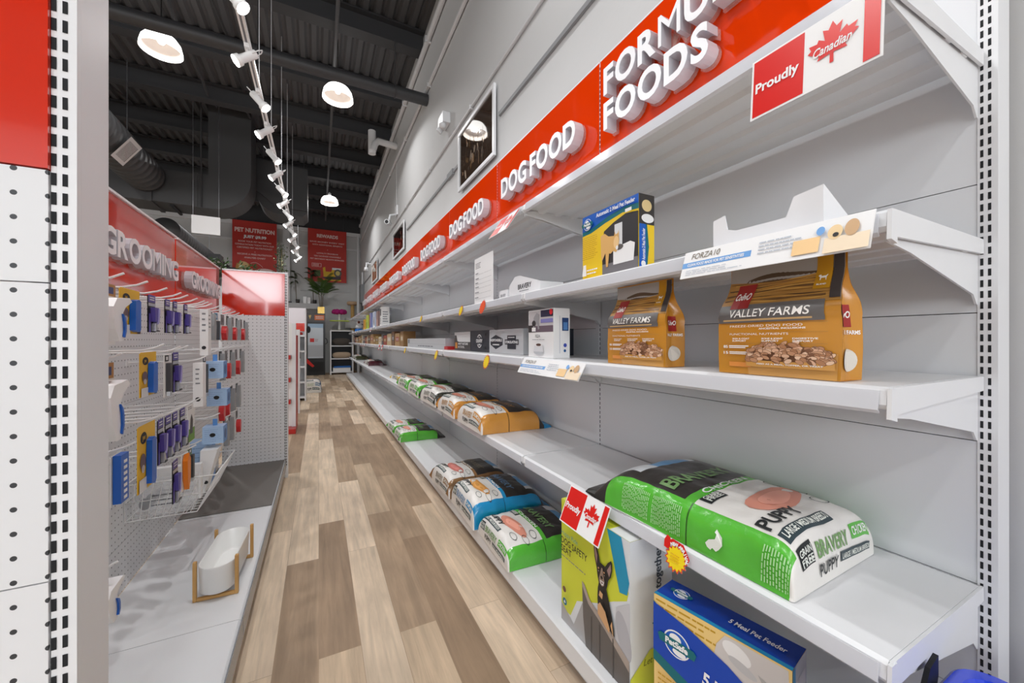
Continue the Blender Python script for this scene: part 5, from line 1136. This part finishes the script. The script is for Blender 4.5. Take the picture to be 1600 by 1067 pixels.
def cube(y, zc, lb, s=.082):
    x = XT-.02; T = thing('spray_carton', lb, 'carton', (x, y, zc-s/2), 0, 'pale blue cube cartons on the pegboard', world=True)
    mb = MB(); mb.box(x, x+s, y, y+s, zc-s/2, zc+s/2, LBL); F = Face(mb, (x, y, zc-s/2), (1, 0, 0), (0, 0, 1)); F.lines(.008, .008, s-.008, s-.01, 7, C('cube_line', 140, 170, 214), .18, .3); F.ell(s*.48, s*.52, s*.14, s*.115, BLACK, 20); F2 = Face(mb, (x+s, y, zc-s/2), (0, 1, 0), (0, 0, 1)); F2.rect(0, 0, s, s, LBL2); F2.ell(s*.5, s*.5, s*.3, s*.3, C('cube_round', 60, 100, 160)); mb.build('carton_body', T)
    mb = MB(); mb.box(x+s*.40, x+s*.62, y+s*.45, y+s*.48, zc+s/2+.0004, zc+s/2+.032, LBL2); mb.build('hang_tab', T); del T['_o']; hook('B' if zc > .95 else 'C', y+s*.5, zc+s/2+.036)
cube(2.30, .995, 'pale blue cube carton with black dot, topmost of three'); cube(2.38, .850, 'pale blue cube carton with black dot, middle of three'); cube(2.30, .680, 'pale blue cube carton with black dot, lowest of three')
P1('C', 1.335, .06, .13, CARD, d_cb, 'grooming_comb', 'blue comb hanging low near the left upright in the third row', 'comb', -.02)
P1('C', 1.50, .13, .20, YEL, d_comb, 'shedding_comb', 'largest yellow card with white and blue comb in the third row', 'comb', .02)
for i, (y, w) in enumerate(((1.655, .05), (1.725, .055), (1.80, .05), (1.885, .055))):
    P1('C', y, w, .15, C('card_mist', 0, 0, 0), d_claw, 'nail_clipper', '%s purple nail clipper pack from the camera in the third row' % ORD[i], 'clipper', .012)
P1('C', 1.975, .10, .155, CARD, d_photo, 'wipes_bag', 'white bag with dog and green grass photo in the third row', 'bag', .012)
for y, w, dr, nm, lb, ct in ((2.50, .075, d_red, 'pin_brush', 'large red brush pack at the left of the third row end', 'brush'), (2.64, .06, d_red, 'pin_brush', 'dark red brush pack behind the large red one in the third row', 'brush'), (2.80, .08, d_grey, 'slicker_brush', 'clear grey pack near the far end of the third row', 'brush'), (2.98, .07, d_grey, 'slicker_brush', 'farthest grey pack in the third row', 'brush')):
    P1('C', y, w, .165, CARD, dr, nm, lb, ct)
P1('D', 1.80, .055, .155, C('card_mist', 0, 0, 0), d_claw, 'nail_clipper', 'purple nail clipper pack in the lowest row above the wire basket', 'clipper')
P1('D', 1.90, .06, .15, CARD, d_orange, 'shedding_brush', 'orange brush in the lowest row above the wire basket', 'brush')
P1('D', 1.985, .05, .14, C('card_green', 120, 170, 120, .45), d_slim, 'nail_file', 'green card tool in the lowest row beside the orange brush', 'nail tool')
for y, dr, nm, lb in ((2.62, d_grey, 'slicker_brush', 'clear grey pack, nearest at the far end of the lowest row'), (2.76, d_grey, 'slicker_brush', 'clear grey pack, second at the far end of the lowest row'), (2.98, d_red, 'pin_brush', 'slim red brush pack, farthest in the lowest row')):
    P1('D', y, .07, .16, CARD, dr, nm, lb, 'brush')
P1('D', 1.21, .11, .12, CARD, d_glove, 'massage_brush', 'white brush low on the pegboard beside the left upright', 'brush', -.12)
# wire basket with packs
T = thing('wire_basket', 'white wire basket hanging low on the pegboard', 'basket', (XL, 2.25, .41), 0, None, world=True)
x0, x1, xb, y0, y1, z0, z1 = XL+.004, -.395, -.46, 2.05, 2.46, .415, .56
mb = MB(); r = .0022
mb.tube([(x0, y0, z1), (x1, y0, z1), (x1, y1, z1), (x0, y1, z1)], .003, HK, 6, closed=True); mb.tube([(x0, y0, .49), (-.425, y0, .49), (-.425, y1, .49), (x0, y1, .49)], r, HK, 6, closed=True); mb.tube([(x0, y0, z0), (xb, y0, z0), (xb, y1, z0), (x0, y1, z0)], r, HK, 6, closed=True); mb.build('rim', T)
mb = MB(); n = 10
for i in range(n+1):
    f = i/n; 
    for yy in (y0, y1): mb.tube([(x0+(x1-x0)*f, yy, z1), (x0+(xb-x0)*f, yy, z0)], .0015, HK, 5)
for i in range(13):
    yy = y0+(y1-y0)*i/12; mb.tube([(x1, yy, z1), (xb, yy, z0), (x0, yy, z0)], .0015, HK, 5)
for i in range(1, 6): mb.tube([(x0+(xb-x0)*i/6, y0, z0), (x0+(xb-x0)*i/6, y1, z0)], .0015, HK, 5)
mb.build('wire_mesh', T); del T['_o']
for i, (xa, xz, ya, za, zb_, lb, base) in enumerate(((-.665, -.475, 2.075, .4185, .535, 'clear plastic pack at the front of the wire basket', CLEAR), (-.66, -.48, 2.13, .4185, .55, 'clear plastic pack behind the front one in the wire basket', CLEAR), (-.65, -.48, 2.20, .4185, .575, 'white carton lying at the back of the wire basket', WHT))):
    mb = MB(); mb.box(xa, xz, ya, ya+.035, za, zb_, base); F = Face(mb, (xa, ya, za), (1, 0, 0), (0, 0, 1)); F.lines(.05, .03, .16, .09, 3, GREY, .25); F.ell(.03, .05, .018, .024, C('pack_grey', 160, 162, 166))
    tag(mb.build('grooming_pack'), lb, 'packet', 'packs in the wire basket')
T = thing('wipes_carton', 'white carton with green dog photo leaning out of the wire basket', 'carton', (-.46, 2.27, .418), 0, None, world=True)
mb = MB(); mb.extrude([(-.50, .4185), (-.48, .4185), (-.43, .62), (-.495, .62)], 2.26, 2.36, WHT); F = Face(mb, (-.495, 2.2595, .42), (1, 0, 0), (0, 0, 1)); F.ell(.022, .05, .008, .008, INK); mb.build('carton_body', T); del T['_o']
T = thing('spray_carton', 'pale blue carton standing in the far end of the wire basket', 'carton', (-.5, 2.38, .418), 0, None, world=True)
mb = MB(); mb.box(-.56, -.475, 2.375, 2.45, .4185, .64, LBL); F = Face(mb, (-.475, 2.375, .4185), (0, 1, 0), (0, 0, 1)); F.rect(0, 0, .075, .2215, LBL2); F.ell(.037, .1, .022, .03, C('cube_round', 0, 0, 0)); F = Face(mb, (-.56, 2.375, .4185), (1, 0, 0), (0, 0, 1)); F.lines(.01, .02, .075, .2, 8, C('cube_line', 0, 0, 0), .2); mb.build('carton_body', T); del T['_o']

HOOKS.sort(key=lambda q: (q[0], q[1])); cnt = {}
for i, (row, y, z) in enumerate(HOOKS):
    cnt[row] = cnt.get(row, 0)+1
    lb = 'white wire display hook, %s from the camera in the %s row on the pegboard' % (ORD[min(19, cnt[row]-1)], ROWN[row])
    if i == 0: HP.location = (XL, y, z); HP['label'] = lb; HP['group'] = 'wire hooks on the pegboard'
    else: dup(HP, (XL, y, z), 0, lb, 'wire hooks on the pegboard')
# ------------------------------------------------------------------ far end of the store
# fixtures further along on the left
T = thing('display_rack', 'narrow white and red display rack past the far pegboard panel', 'display rack', (-.6, 5.56, 0), 0, None, world=True)
mb = MB(); mb.box(-.30, -.255, 5.5, 5.56, .06, 1.35, WHITE); mb.box(-.9, -.301, 5.54, 5.58, .06, 1.35, CARD); mb.build('frame', T)
mb = MB(); mb.box(-.95, -.25, 5.35, 5.9, 0, .058, mat('rack_red', (190, 36, 30), .35)); mb.box(-.254, -.248, 5.52, 5.9, .06, 1.2, mat('rack_red', (0, 0, 0))); mb.build('red_base', T)
for z in (.35, .62, .9): mb = MB(); mb.box(-.9, -.31, 5.44, 5.538, z, z+.05, mat('rack_red', (0, 0, 0))); mb.build('shelf', T)
del T['_o']
T = thing('gondola_end', 'white gondola end standing behind the red display rack', 'shelving', (-.6, 6.85, 0), 0, None, world=True)
mb = MB(); mb.box(-1.2, -.262, 6.8, 6.86, 0, 1.30, WHITE); slots(mb, 0, 0, 0, 0); mb.build('end_panel', T); mb = MB(); mb.box(-.264, -.25, 6.795, 6.9, .85, .95, mat('box_grey', (0, 0, 0))); mb.build('holder', T); del T['_o']
T = thing('open_shelf_unit', 'white open shelf unit with pale red header on the left past the racks', 'shelving', (-.35, 8.3, 0), 0, None, world=True)
mb = MB(); mb.box(-.62, -.605, 8.15, 8.6, 0, 1.73, WHITE); mb.box(-.235, -.215, 8.15, 8.6, 0, 1.73, WHITE); mb.box(-.604, -.236, 8.58, 8.6, 0, 1.73, PANEL); mb.build('frame', T)
for z in (.05, .33, .62, .91, 1.20): mb = MB(); mb.box(-.604, -.236, 8.15, 8.579, z, z+.03, WHITE); mb.build('shelf', T)
mb = MB(); mb.box(-.604, -.236, 8.14, 8.16, 1.33, 1.73, C('pale_header', 232, 226, 230, .3)); mb.box(-.604, -.236, 8.135, 8.1395, 1.30, 1.45, REDL); F = Face(mb, (-.604, 8.1345, 1.30), (1, 0, 0), (0, 0, 1)); F.text('S', .03, .2, .1, LETTER); mb.build('header', T); del T['_o']
for x, z, w, h, c, lb in ((-.50, .94+.001, .12, .22, (36, 32, 40), 'dark item standing on the upper shelf of the open shelf unit'), (-.42, 1.231, .1, .06, (200, 60, 50), 'small red packet on the top shelf of the open shelf unit')):
    mb = MB(); mb.lathe([(.001, 0), (w/2, .005), (w/2, h*.7), (w*.2, h), (.001, h)], (x+.1, 8.35, z), C('far_%d' % c[0], *c), 12); tag(mb.build('bottle'), lb, 'bottle')
bag('food_sack', 'blue and green food sack leaning on the floor beside the open shelf unit', 'food sack', (-.13, 9.3, .001), H90, .5, .36, .28, (70, 110, 150), (180, 190, 160), 33, 'sacks on the floor far left', 1)
# drinks fridge
T = thing('display_fridge', 'black glass-door display fridge with orange header against the back wall', 'fridge', (-.07, 13.9, 0), 0, None, world=True)
BK = mat('fridge_black', (30, 31, 34), .3); x0, x1 = -.34, .19
mb = MB(); mb.box(x0, x1, 13.92, 14.5, 0, 2.0, BK); mb.build('cabinet', T)
mb = MB(); mb.box(x0, x1, 13.88, 13.918, 1.72, 1.995, C('fridge_header', 70, 64, 60, .3, emit=.0)); F = Face(mb, (x0, 13.88, 1.72), (1, 0, 0), (0, 0, 1)); F.rect(.22, .06, .50, .22, C('fridge_orange', 224, 116, 50, .4)); F.poly([(.05, .2), (.09, .08), (.13, .2), (.17, .12), (.12, .22)], C('fridge_gold', 220, 190, 110)); F.lines(.25, .09, .48, .19, 2, WHT, .4, .2, 'c'); mb.build('header', T)
mb = MB(); mb.box(x0+.03, x1-.06, 13.9, 13.918, .55, 1.66, C('fridge_inside', 206, 214, 222, .2)); F = Face(mb, (x0+.03, 13.9, .55), (1, 0, 0), (0, 0, 1)); F.rect(0, .98, .44, 1.11, C('fridge_blue', 176, 206, 232)); F.rect(.06, .52, .18, .64, FLAG); F.lines(.2, .53, .3, .63, 2, C('fridge_ink', 140, 80, 90), .3); F.rect(.0, .05, .44, .42, C('fridge_food', 186, 190, 196)); F.ell(.02, .92, .06, .11, BLACK); mb.build('glass_door', T)
mb = MB(); mb.box(x1-.05, x1-.005, 13.88, 13.918, .55, 1.66, BK); mb.tube([(x1+.0, 13.86, 1.2), (x1+.05, 13.83, 1.15), (x1+.06, 13.83, 1.05), (x1, 13.86, 1.0)], .012, BK, 6); mb.build('handle', T)
mb = MB(); mb.box(x0+.05, x1-.05, 13.9, 13.919, .12, .42, C('fridge_grille', 22, 22, 24, .5)); mb.poly([(x0, 13.895, .55), (x0+.22, 13.895, .30), (x0+.16, 13.895, .26), (x0, 13.895, .40)], FLAG); mb.build('grille', T); del T['_o']
def palm(name, label, loc, pot, fronds, h, rr, stems=3, leaf=C('palm_green', 74, 104, 44, .5), lim=None):
    T = thing(name, label, 'plant', loc, 0, None)
    mb = MB(); w = .1
    if pot == 'gold':
        mb.extrude([(-w, -w), (w, -w), (w, w), (-w, w)], 0, .22, C('pot_gold', 206, 172, 96, .25, metal=.8), 'z'); top = .22
    else: mb.lathe([(.001, 0), (.055, 0), (.065, .12), (.06, .12), (.05, .1), (.001, .1)], (0, 0, 0), C('pot_dark', 60, 56, 54), 16); top = .1
    mb.build('pot', T); mb = MB(); tips = []
    for i in range(stems):
        a = rr.uniform(0, 6.28); d = Vector((math.cos(a), math.sin(a), 0))*.04; mb.tube([(d.x, d.y, top-.02), (d.x*1.5, d.y*1.5, top+h*.5), (d.x*2.5, d.y*2.5, top+h)], [.014, .011, .008], C('palm_stem', 96, 84, 56), 6); tips.append(Vector((d.x*2.5, d.y*2.5, top+h)))
    mb.build('stem', T); mb = MB()
    for i in range(fronds):
        b = tips[i % len(tips)] - Vector((0, 0, rr.uniform(0, h*.35))); a = rr.uniform(0, 6.28); L = rr.uniform(.4, .62); el = rr.uniform(.7, 1.35)
        if lim: a = rr.uniform(3.3, 6.1); L = rr.uniform(.2, lim); el = rr.uniform(.1, 1.1)
        else: a = rr.uniform(3.0, 6.4)
        pts = [b]; n = 10
        for k in range(1, n+1):
            t = k/n; pts.append(b+Vector((math.cos(a)*L*t*math.cos(el*.6), math.sin(a)*L*t*math.cos(el*.6), L*((1.5 if not lim else 1.0)*math.sin(el)*t-(.55 if not lim else .75)*t*t*math.cos(el*.5)))))
        mb.tube(pts, .004, leaf, 4)
        for k in range(2, n+1):
            p = pts[k]; d = (pts[k]-pts[k-1]).normalized(); s = d.cross(Vector((0, 0, 1))).normalized()
            for sg in (-1, 1):
                for sub in (0, .5):
                    q = p-d*L/n*sub; ll = (.16 if not lim else .09)*(1-.55*abs(k/n-.45)); e1 = q+(s*sg*.75+d*.65+Vector((0, 0, -.35))).normalized()*ll; wv = d*.009
                    mb.poly([q-wv, (q+e1)/2-wv*1.1+Vector((0, 0, .006)), e1, (q+e1)/2+wv*1.1+Vector((0, 0, .006)), q+wv], leaf)
    mb.build('fronds', T); return T
palm('potted_palm', 'green palm in a square gold pot standing on the display fridge', (.07, 14.15, 2.001), 'gold', 20, .55, random.Random(4))
LEDGE = mat('ledge_grey', (196, 196, 197), .6)
mb = MB(); mb.box(-1.6, .05, 14.505, 14.64, 2.18, 2.36, LEDGE); struct(mb, 'trim_60')
palm('tall_palm', 'tall dark stemmed palm on the high ledge, right one', (-.12, 14.57, 2.362), 'dark', 10, 1.0, random.Random(9), 1, C('palm_dark', 60, 74, 48, .5), lim=.34)
palm('tall_palm', 'tall dark stemmed palm on the high ledge, left one', (-.62, 14.57, 2.362), 'dark', 9, .9, random.Random(11), 1, C('palm_dark', 0, 0, 0), lim=.30)
for x, w, h, lb in ((-.46, .10, .22, 'white storage box on the high ledge, left one'), (-.34, .09, .2, 'white storage box on the high ledge, right one')):
    mb = MB(); mb.box(x, x+w, 14.52, 14.63, 2.3605, 2.36+h, WHT); tag(mb.build('storage_box'), lb, 'box')
mb = MB(); mb.box(-1.1, -.80, 14.52, 14.63, 2.3605, 2.41, CHAR); tag(mb.build('planter_tray'), 'dark low planter tray on the high ledge', 'tray')
def bush(label, loc, r, h, rr, n=260, col=(66, 96, 50)):
    T = thing('leafy_plant', label, 'plant', loc); leaf = C('leaf_%d' % col[0], *col, .5)
    mb = MB(); mb.lathe([(.001, 0), (.12, 0), (.14, .18), (.001, .17)], (0, 0, 0), C('pot_dark', 0, 0, 0), 14); mb.build('pot', T)
    mb = MB()
    for i in range(5): a = i*1.26; mb.tube([(0, 0, .15), (r*.3*math.cos(a), r*.3*math.sin(a), h*.6), (r*.5*math.cos(a), r*.5*math.sin(a), h)], .007, C('palm_stem', 0, 0, 0), 5)
    mb.build('stem', T); mb = MB()
    for i in range(n):
        a, t = rr.uniform(0, 6.28), rr.random()**.6; p = Vector((r*t*math.cos(a), r*t*math.sin(a), .2+(h-.1)*rr.random())); d = Vector((rr.uniform(-1, 1), rr.uniform(-1, 1), rr.uniform(-.6, .9))).normalized(); s = d.cross(Vector((rr.random(), rr.random(), 1))).normalized(); l = rr.uniform(.05, .11)
        mb.poly([p, p+d*l*.5+s*l*.22, p+d*l, p+d*l*.5-s*l*.22], leaf)
    mb.build('foliage', T)
mb = MB(); mb.box(-2.9, -.66, 10.2, 10.7, 0, 2.30, PANEL); struct(mb, 'trim_61')
bush('leafy green plant on top of the fixtures left of the PET NUTRITION poster', (-2.05, 10.45, 2.301), .3, .5, random.Random(2))
bush('leafy green plant in front of the dog on the PET NUTRITION poster', (-1.45, 10.45, 2.301), .24, .42, random.Random(6), 180)
bush('tall thin plant right of the PET NUTRITION poster', (-.79, 10.45, 2.301), .14, .95, random.Random(8), 160, (84, 96, 70))
# back right: shelf unit, cat furniture
T = thing('open_shelf_unit', 'white open shelf unit against the back wall beside the fridge', 'shelving', (.7, 14.1, 0), 0, None, world=True)
mb = MB(); mb.box(.33, .37, 13.85, 14.4, 0, 1.46, WHITE); mb.box(1.0, 1.04, 13.85, 14.4, 0, 1.46, WHITE); mb.build('frame', T)
for z in (.06, .50, .92, 1.42): mb = MB(); mb.box(.372, .998, 13.85, 14.4, z, z+.035, WHITE); mb.build('shelf', T)
mb = MB(); mb.box(.372, .998, 14.38, 14.4, .1, 1.419, C('dark_back', 70, 72, 76)); mb.build('back_panel', T); del T['_o']
def cushion(label, c, sx, sy, sz, col, name='pet_bed'):
    mb = MB(); mb.grid(lambda u, v: Vector((c[0]+sx*math.cos(2*math.pi*u)*max(.02, math.sin(math.pi*v))**.5, c[1]+sy*math.sin(2*math.pi*u)*max(.02, math.sin(math.pi*v))**.5, c[2]+sz*(1-math.cos(math.pi*v))/2)), 24, 12, C('cush_%d_%d' % col[:2], *col, .9, bump=.4, bscale=25)); tag(mb.build(name), label, 'pet bed')
cushion('beige patterned pet bed stuffed on the second shelf at the back', (.685, 14.0, .536), .29, .14, .2, (186, 164, 140))
cushion('dark wicker pet basket on the upper shelf at the back', (.68, 14.05, .956), .28, .18, .24, (84, 76, 70), 'pet_basket')
T = thing('storage_tub', 'white storage box with blue lid on the lowest shelf at the back', 'box', (.68, 14.0, .096), 0, None, world=True)
mb = MB(); mb.box(.42, .95, 13.87, 14.2, .0955, .22, WHT); mb.build('box_body', T); mb = MB(); mb.box(.45, .96, 13.86, 14.21, .2205, .27, C('lid_blue', 40, 110, 190)); mb.build('lid', T); del T['_o']
T = thing('cat_perch', 'cat perch with magenta flower cushion and lime shelf on the back shelf unit', 'cat furniture', (.62, 14.1, 1.456), 0, None, world=True)
mb = MB(); mb.tube([(.62, 14.1, 1.4565), (.62, 14.1, 2.0)], .035, CARD, 12); mb.box(.4, .9, 13.95, 14.25, 1.4562, 1.475, C('perch_base', 150, 146, 120)); mb.build('post', T)
mb = MB(); mb.box(.33, .95, 13.92, 14.28, 1.76, 1.79, C('perch_lime', 186, 206, 60)); mb.build('shelf', T)
mb = MB()
for i in range(6): a = i*math.pi/3; mb.lathe([(.001, 0), (.09, .03), (.1, .1), (.06, .16), (.001, .18)], (.62+.14*math.cos(a), 14.1+.12*math.sin(a), 1.99), C('flower_magenta', 170, 20, 110, .8), 12)
mb.build('flower_cushion', T); del T['_o']
T = thing('cat_tree', 'tall tan cat tree with round top platform in the far right corner', 'cat furniture', (1.02, 14.55, 0), 0, None, world=True)
TAN = C('plush_tan', 196, 164, 132, .95, bump=.4, bscale=60); CARP = C('rope_tan', 200, 160, 100, .9)
mb = MB(); mb.box(.8, 1.22, 14.43, 14.68, 0, .05, TAN); mb.build('base', T)
mb = MB(); mb.tube([(1.06, 14.55, .05), (1.06, 14.55, 2.36)], .06, CARP, 14); mb.build('post', T)
mb = MB(); mb.lathe([(.001, 0), (.16, 0), (.185, .04), (.185, .09), (.15, .12), (.001, .10)], (1.06, 14.55, 2.361), TAN, 24); mb.build('platform', T)
mb = MB(); mb.box(.82, 1.25, 14.45, 14.65, 1.55, 1.90, C('plush_white', 224, 222, 220, .9)); mb.build('house', T); del T['_o']
# hanging posters
def poster(label, x0, w, kind):
    T = thing('hanging_poster', label, 'poster', (x0, 14.66, 3.13), 0, 'red posters hanging at the back', world=True)
    z0, h = 3.13, 1.79; y = 14.66; mb = MB(); PR = C('poster_red', 200, 52, 40, .5); mb.box(x0, x0+w, y, y+.012, z0, z0+h, PR); F = Face(mb, (x0, y, z0), (1, 0, 0), (0, 0, 1)); PK = C('poster_pink', 246, 214, 208, .5)
    if kind == 0:
        F.text('PET NUTRITION', w/2, h*.80, .13, PK, w=w*.9, bold=.05, align='c'); F.text('JUST $9.99', w/2, h*.70, .085, WHT, w=w*.52, bold=.06, align='c')
        for i, tx in enumerate(('BOOK YOUR PET NUTRITION', 'CONSULTATION TODAY WITH OUR', 'CERTIFIED PET NUTRITIONIST')): F.text(tx, w/2, h*(.62-.055*i), .05, PK, w=w*(.74, .88, .80)[i], align='c')
        F.ell(w/2, h*.455, .012, .012, PK); F.text('RECEIVE A FREE NUTRITION', w/2, h*.395, .05, PK, w=w*.78, align='c'); F.text('ANALYSIS CHART', w/2, h*.335, .05, PK, w=w*.48, align='c')
        gd, gl, dkc = C('dog_gold', 206, 152, 84, .6), C('dog_cream', 232, 196, 140, .6), C('dog_dark', 44, 34, 30, .6)
        F.poly([(w*.06, 0), (w*.02, h*.05), (w*.10, h*.10), (w*.36, h*.10), (w*.44, 0)], gd); F.ell(w*.24, h*.17, w*.145, h*.105, gl); F.poly([(w*.10, h*.25), (w*.06, h*.13), (w*.11, h*.09), (w*.145, h*.2)], gd); F.poly([(w*.36, h*.25), (w*.42, h*.14), (w*.39, h*.09), (w*.34, h*.2)], gd); F.ell(w*.25, h*.115, w*.075, h*.06, C('dog_muzzle', 240, 216, 176)); F.ell(w*.255, h*.14, w*.028, h*.016, dkc); F.ell(w*.26, h*.075, w*.03, h*.022, C('dog_tongue', 214, 110, 110)); F.ell(w*.19, h*.20, w*.014, h*.011, dkc); F.ell(w*.30, h*.20, w*.014, h*.011, dkc)
        F.ell(w*.73, h*.085, w*.26, h*.085, PK); F.text('ASK IN STORE', w*.73, h*.10, .04, PR, w=w*.38, align='c'); F.text('FOR MORE', w*.73, h*.065, .035, PR, w=w*.24, align='c'); F.text('INFORMATION', w*.73, h*.03, .032, PR, w=w*.3, align='c')
        pts = [(w*(.40+.28*t), h*(.245+.03*math.sin(math.pi*t)-.06*t*t)) for t in [i/10 for i in range(11)]]
        for a, b in zip(pts[:-1], pts[1:]): F.poly([(a[0], a[1]), (b[0], b[1]), (b[0], b[1]+.012), (a[0], a[1]+.012)], PK)
    else:
        F.text('REWARDS', w/2, h*.845, .11, PK, w=w*.55, bold=.05, align='c'); F.text('SAVE MONEY EVERY VISIT', w/2, h*.745, .045, PK, w=w*.9, align='c'); F.text('WITH ADDITIONAL BENEFITS!', w/2, h*.69, .045, PK, w=w*.78, align='c'); F.ell(w/2, h*.615, .012, .012, PK)
        for i, tx in enumerate(('LOYALTY PROGRAM', 'TEN SAVINGS CHANNELS', 'PET BIRTHDAY MONTH BONUSES')): F.text(tx, w/2, h*(.53-.055*i), .045, PK, w=w*(.55, .7, .88)[i], align='c')
        F.rect(w*.10, h*.28, w*.34, h*.35, PK); F.rect(w*.11, h*.285, w*.33, h*.345, PR); F.lines(w*.13, h*.29, w*.31, h*.34, 2, PK, .45, .2)
        yl = C('poster_yellow', 240, 190, 30, .5); F.poly([(w*.38, h*.27), (w*.44, h*.29), (w*.45, h*.20), (w*.60, h*.20), (w*.62, h*.26), (w*.68, h*.24), (w*.72, h*.10), (w*.40, h*.10)], yl); F.rect(w*.62, h*.24, w*.86, h*.28, WHT); F.ell(w*.77, h*.18, w*.10, h*.075, C('poster_grey', 96, 96, 90)); F.ell(w*.77, h*.18, w*.06, h*.045, C('poster_cream', 226, 206, 120)); F.poly([(w*.34, h*.09), (w*.86, h*.12), (w*.84, h*.06), (w*.5, h*.05)], C('poster_purple', 70, 50, 60)); F.rect(w*.4, h*.03, w*.86, h*.05, yl); F.rect(w*.16, h*.1, w*.32, h*.22, C('poster_green', 90, 110, 50))
    mb.build('sheet', T); mb = MB()
    for xx in (x0+.1, x0+w-.1): mb.tube([(xx, y+.006, z0+h), (xx, y+.006, 5.46)], .006, DARKC, 6)
    mb.build('hanging_cord', T); del T['_o']
poster('red hanging poster reading PET NUTRITION with a golden dog', -2.415, 1.19, 0)
poster('red hanging poster reading REWARDS with yellow products', -.327, 1.195, 1)
T = thing('hanging_sign', 'small blank white sign hanging below the dark ducts', 'sign', (-2.0, 9.4, 3.1), 0, None, world=True)
mb = MB(); mb.box(-1.95, -1.55, 8.35, 8.37, 2.98, 3.29, PAPER); mb.build('panel', T); mb = MB(); mb.tube([(-1.93, 8.36, 3.29), (-1.93, 8.36, 5.46)], .004, STEEL, 6); mb.tube([(-1.57, 8.36, 3.29), (-1.57, 8.36, 5.46)], .004, STEEL, 6); mb.build('hanging_cord', T); del T['_o']
mb = MB(); mb.tube([(-.55, YB-.02, 2.82), (XW-.3, YB-.02, 2.82)], .014, CONDUIT, 8); mb.tube([(.33, YB-.02, 2.72), (.33, YB-.02, 2.92)], .014, CONDUIT, 8); tag(mb.build('conduit_pipe'), 'thin conduit across the back wall behind the palms', 'conduit')
mb = MB(); mb.box(-1.05, -.85, YB-.22, YB-.105, .001, 4.78, CONDUIT); tag(mb.build('steel_column'), 'white steel column at the back wall between the two posters', 'column')
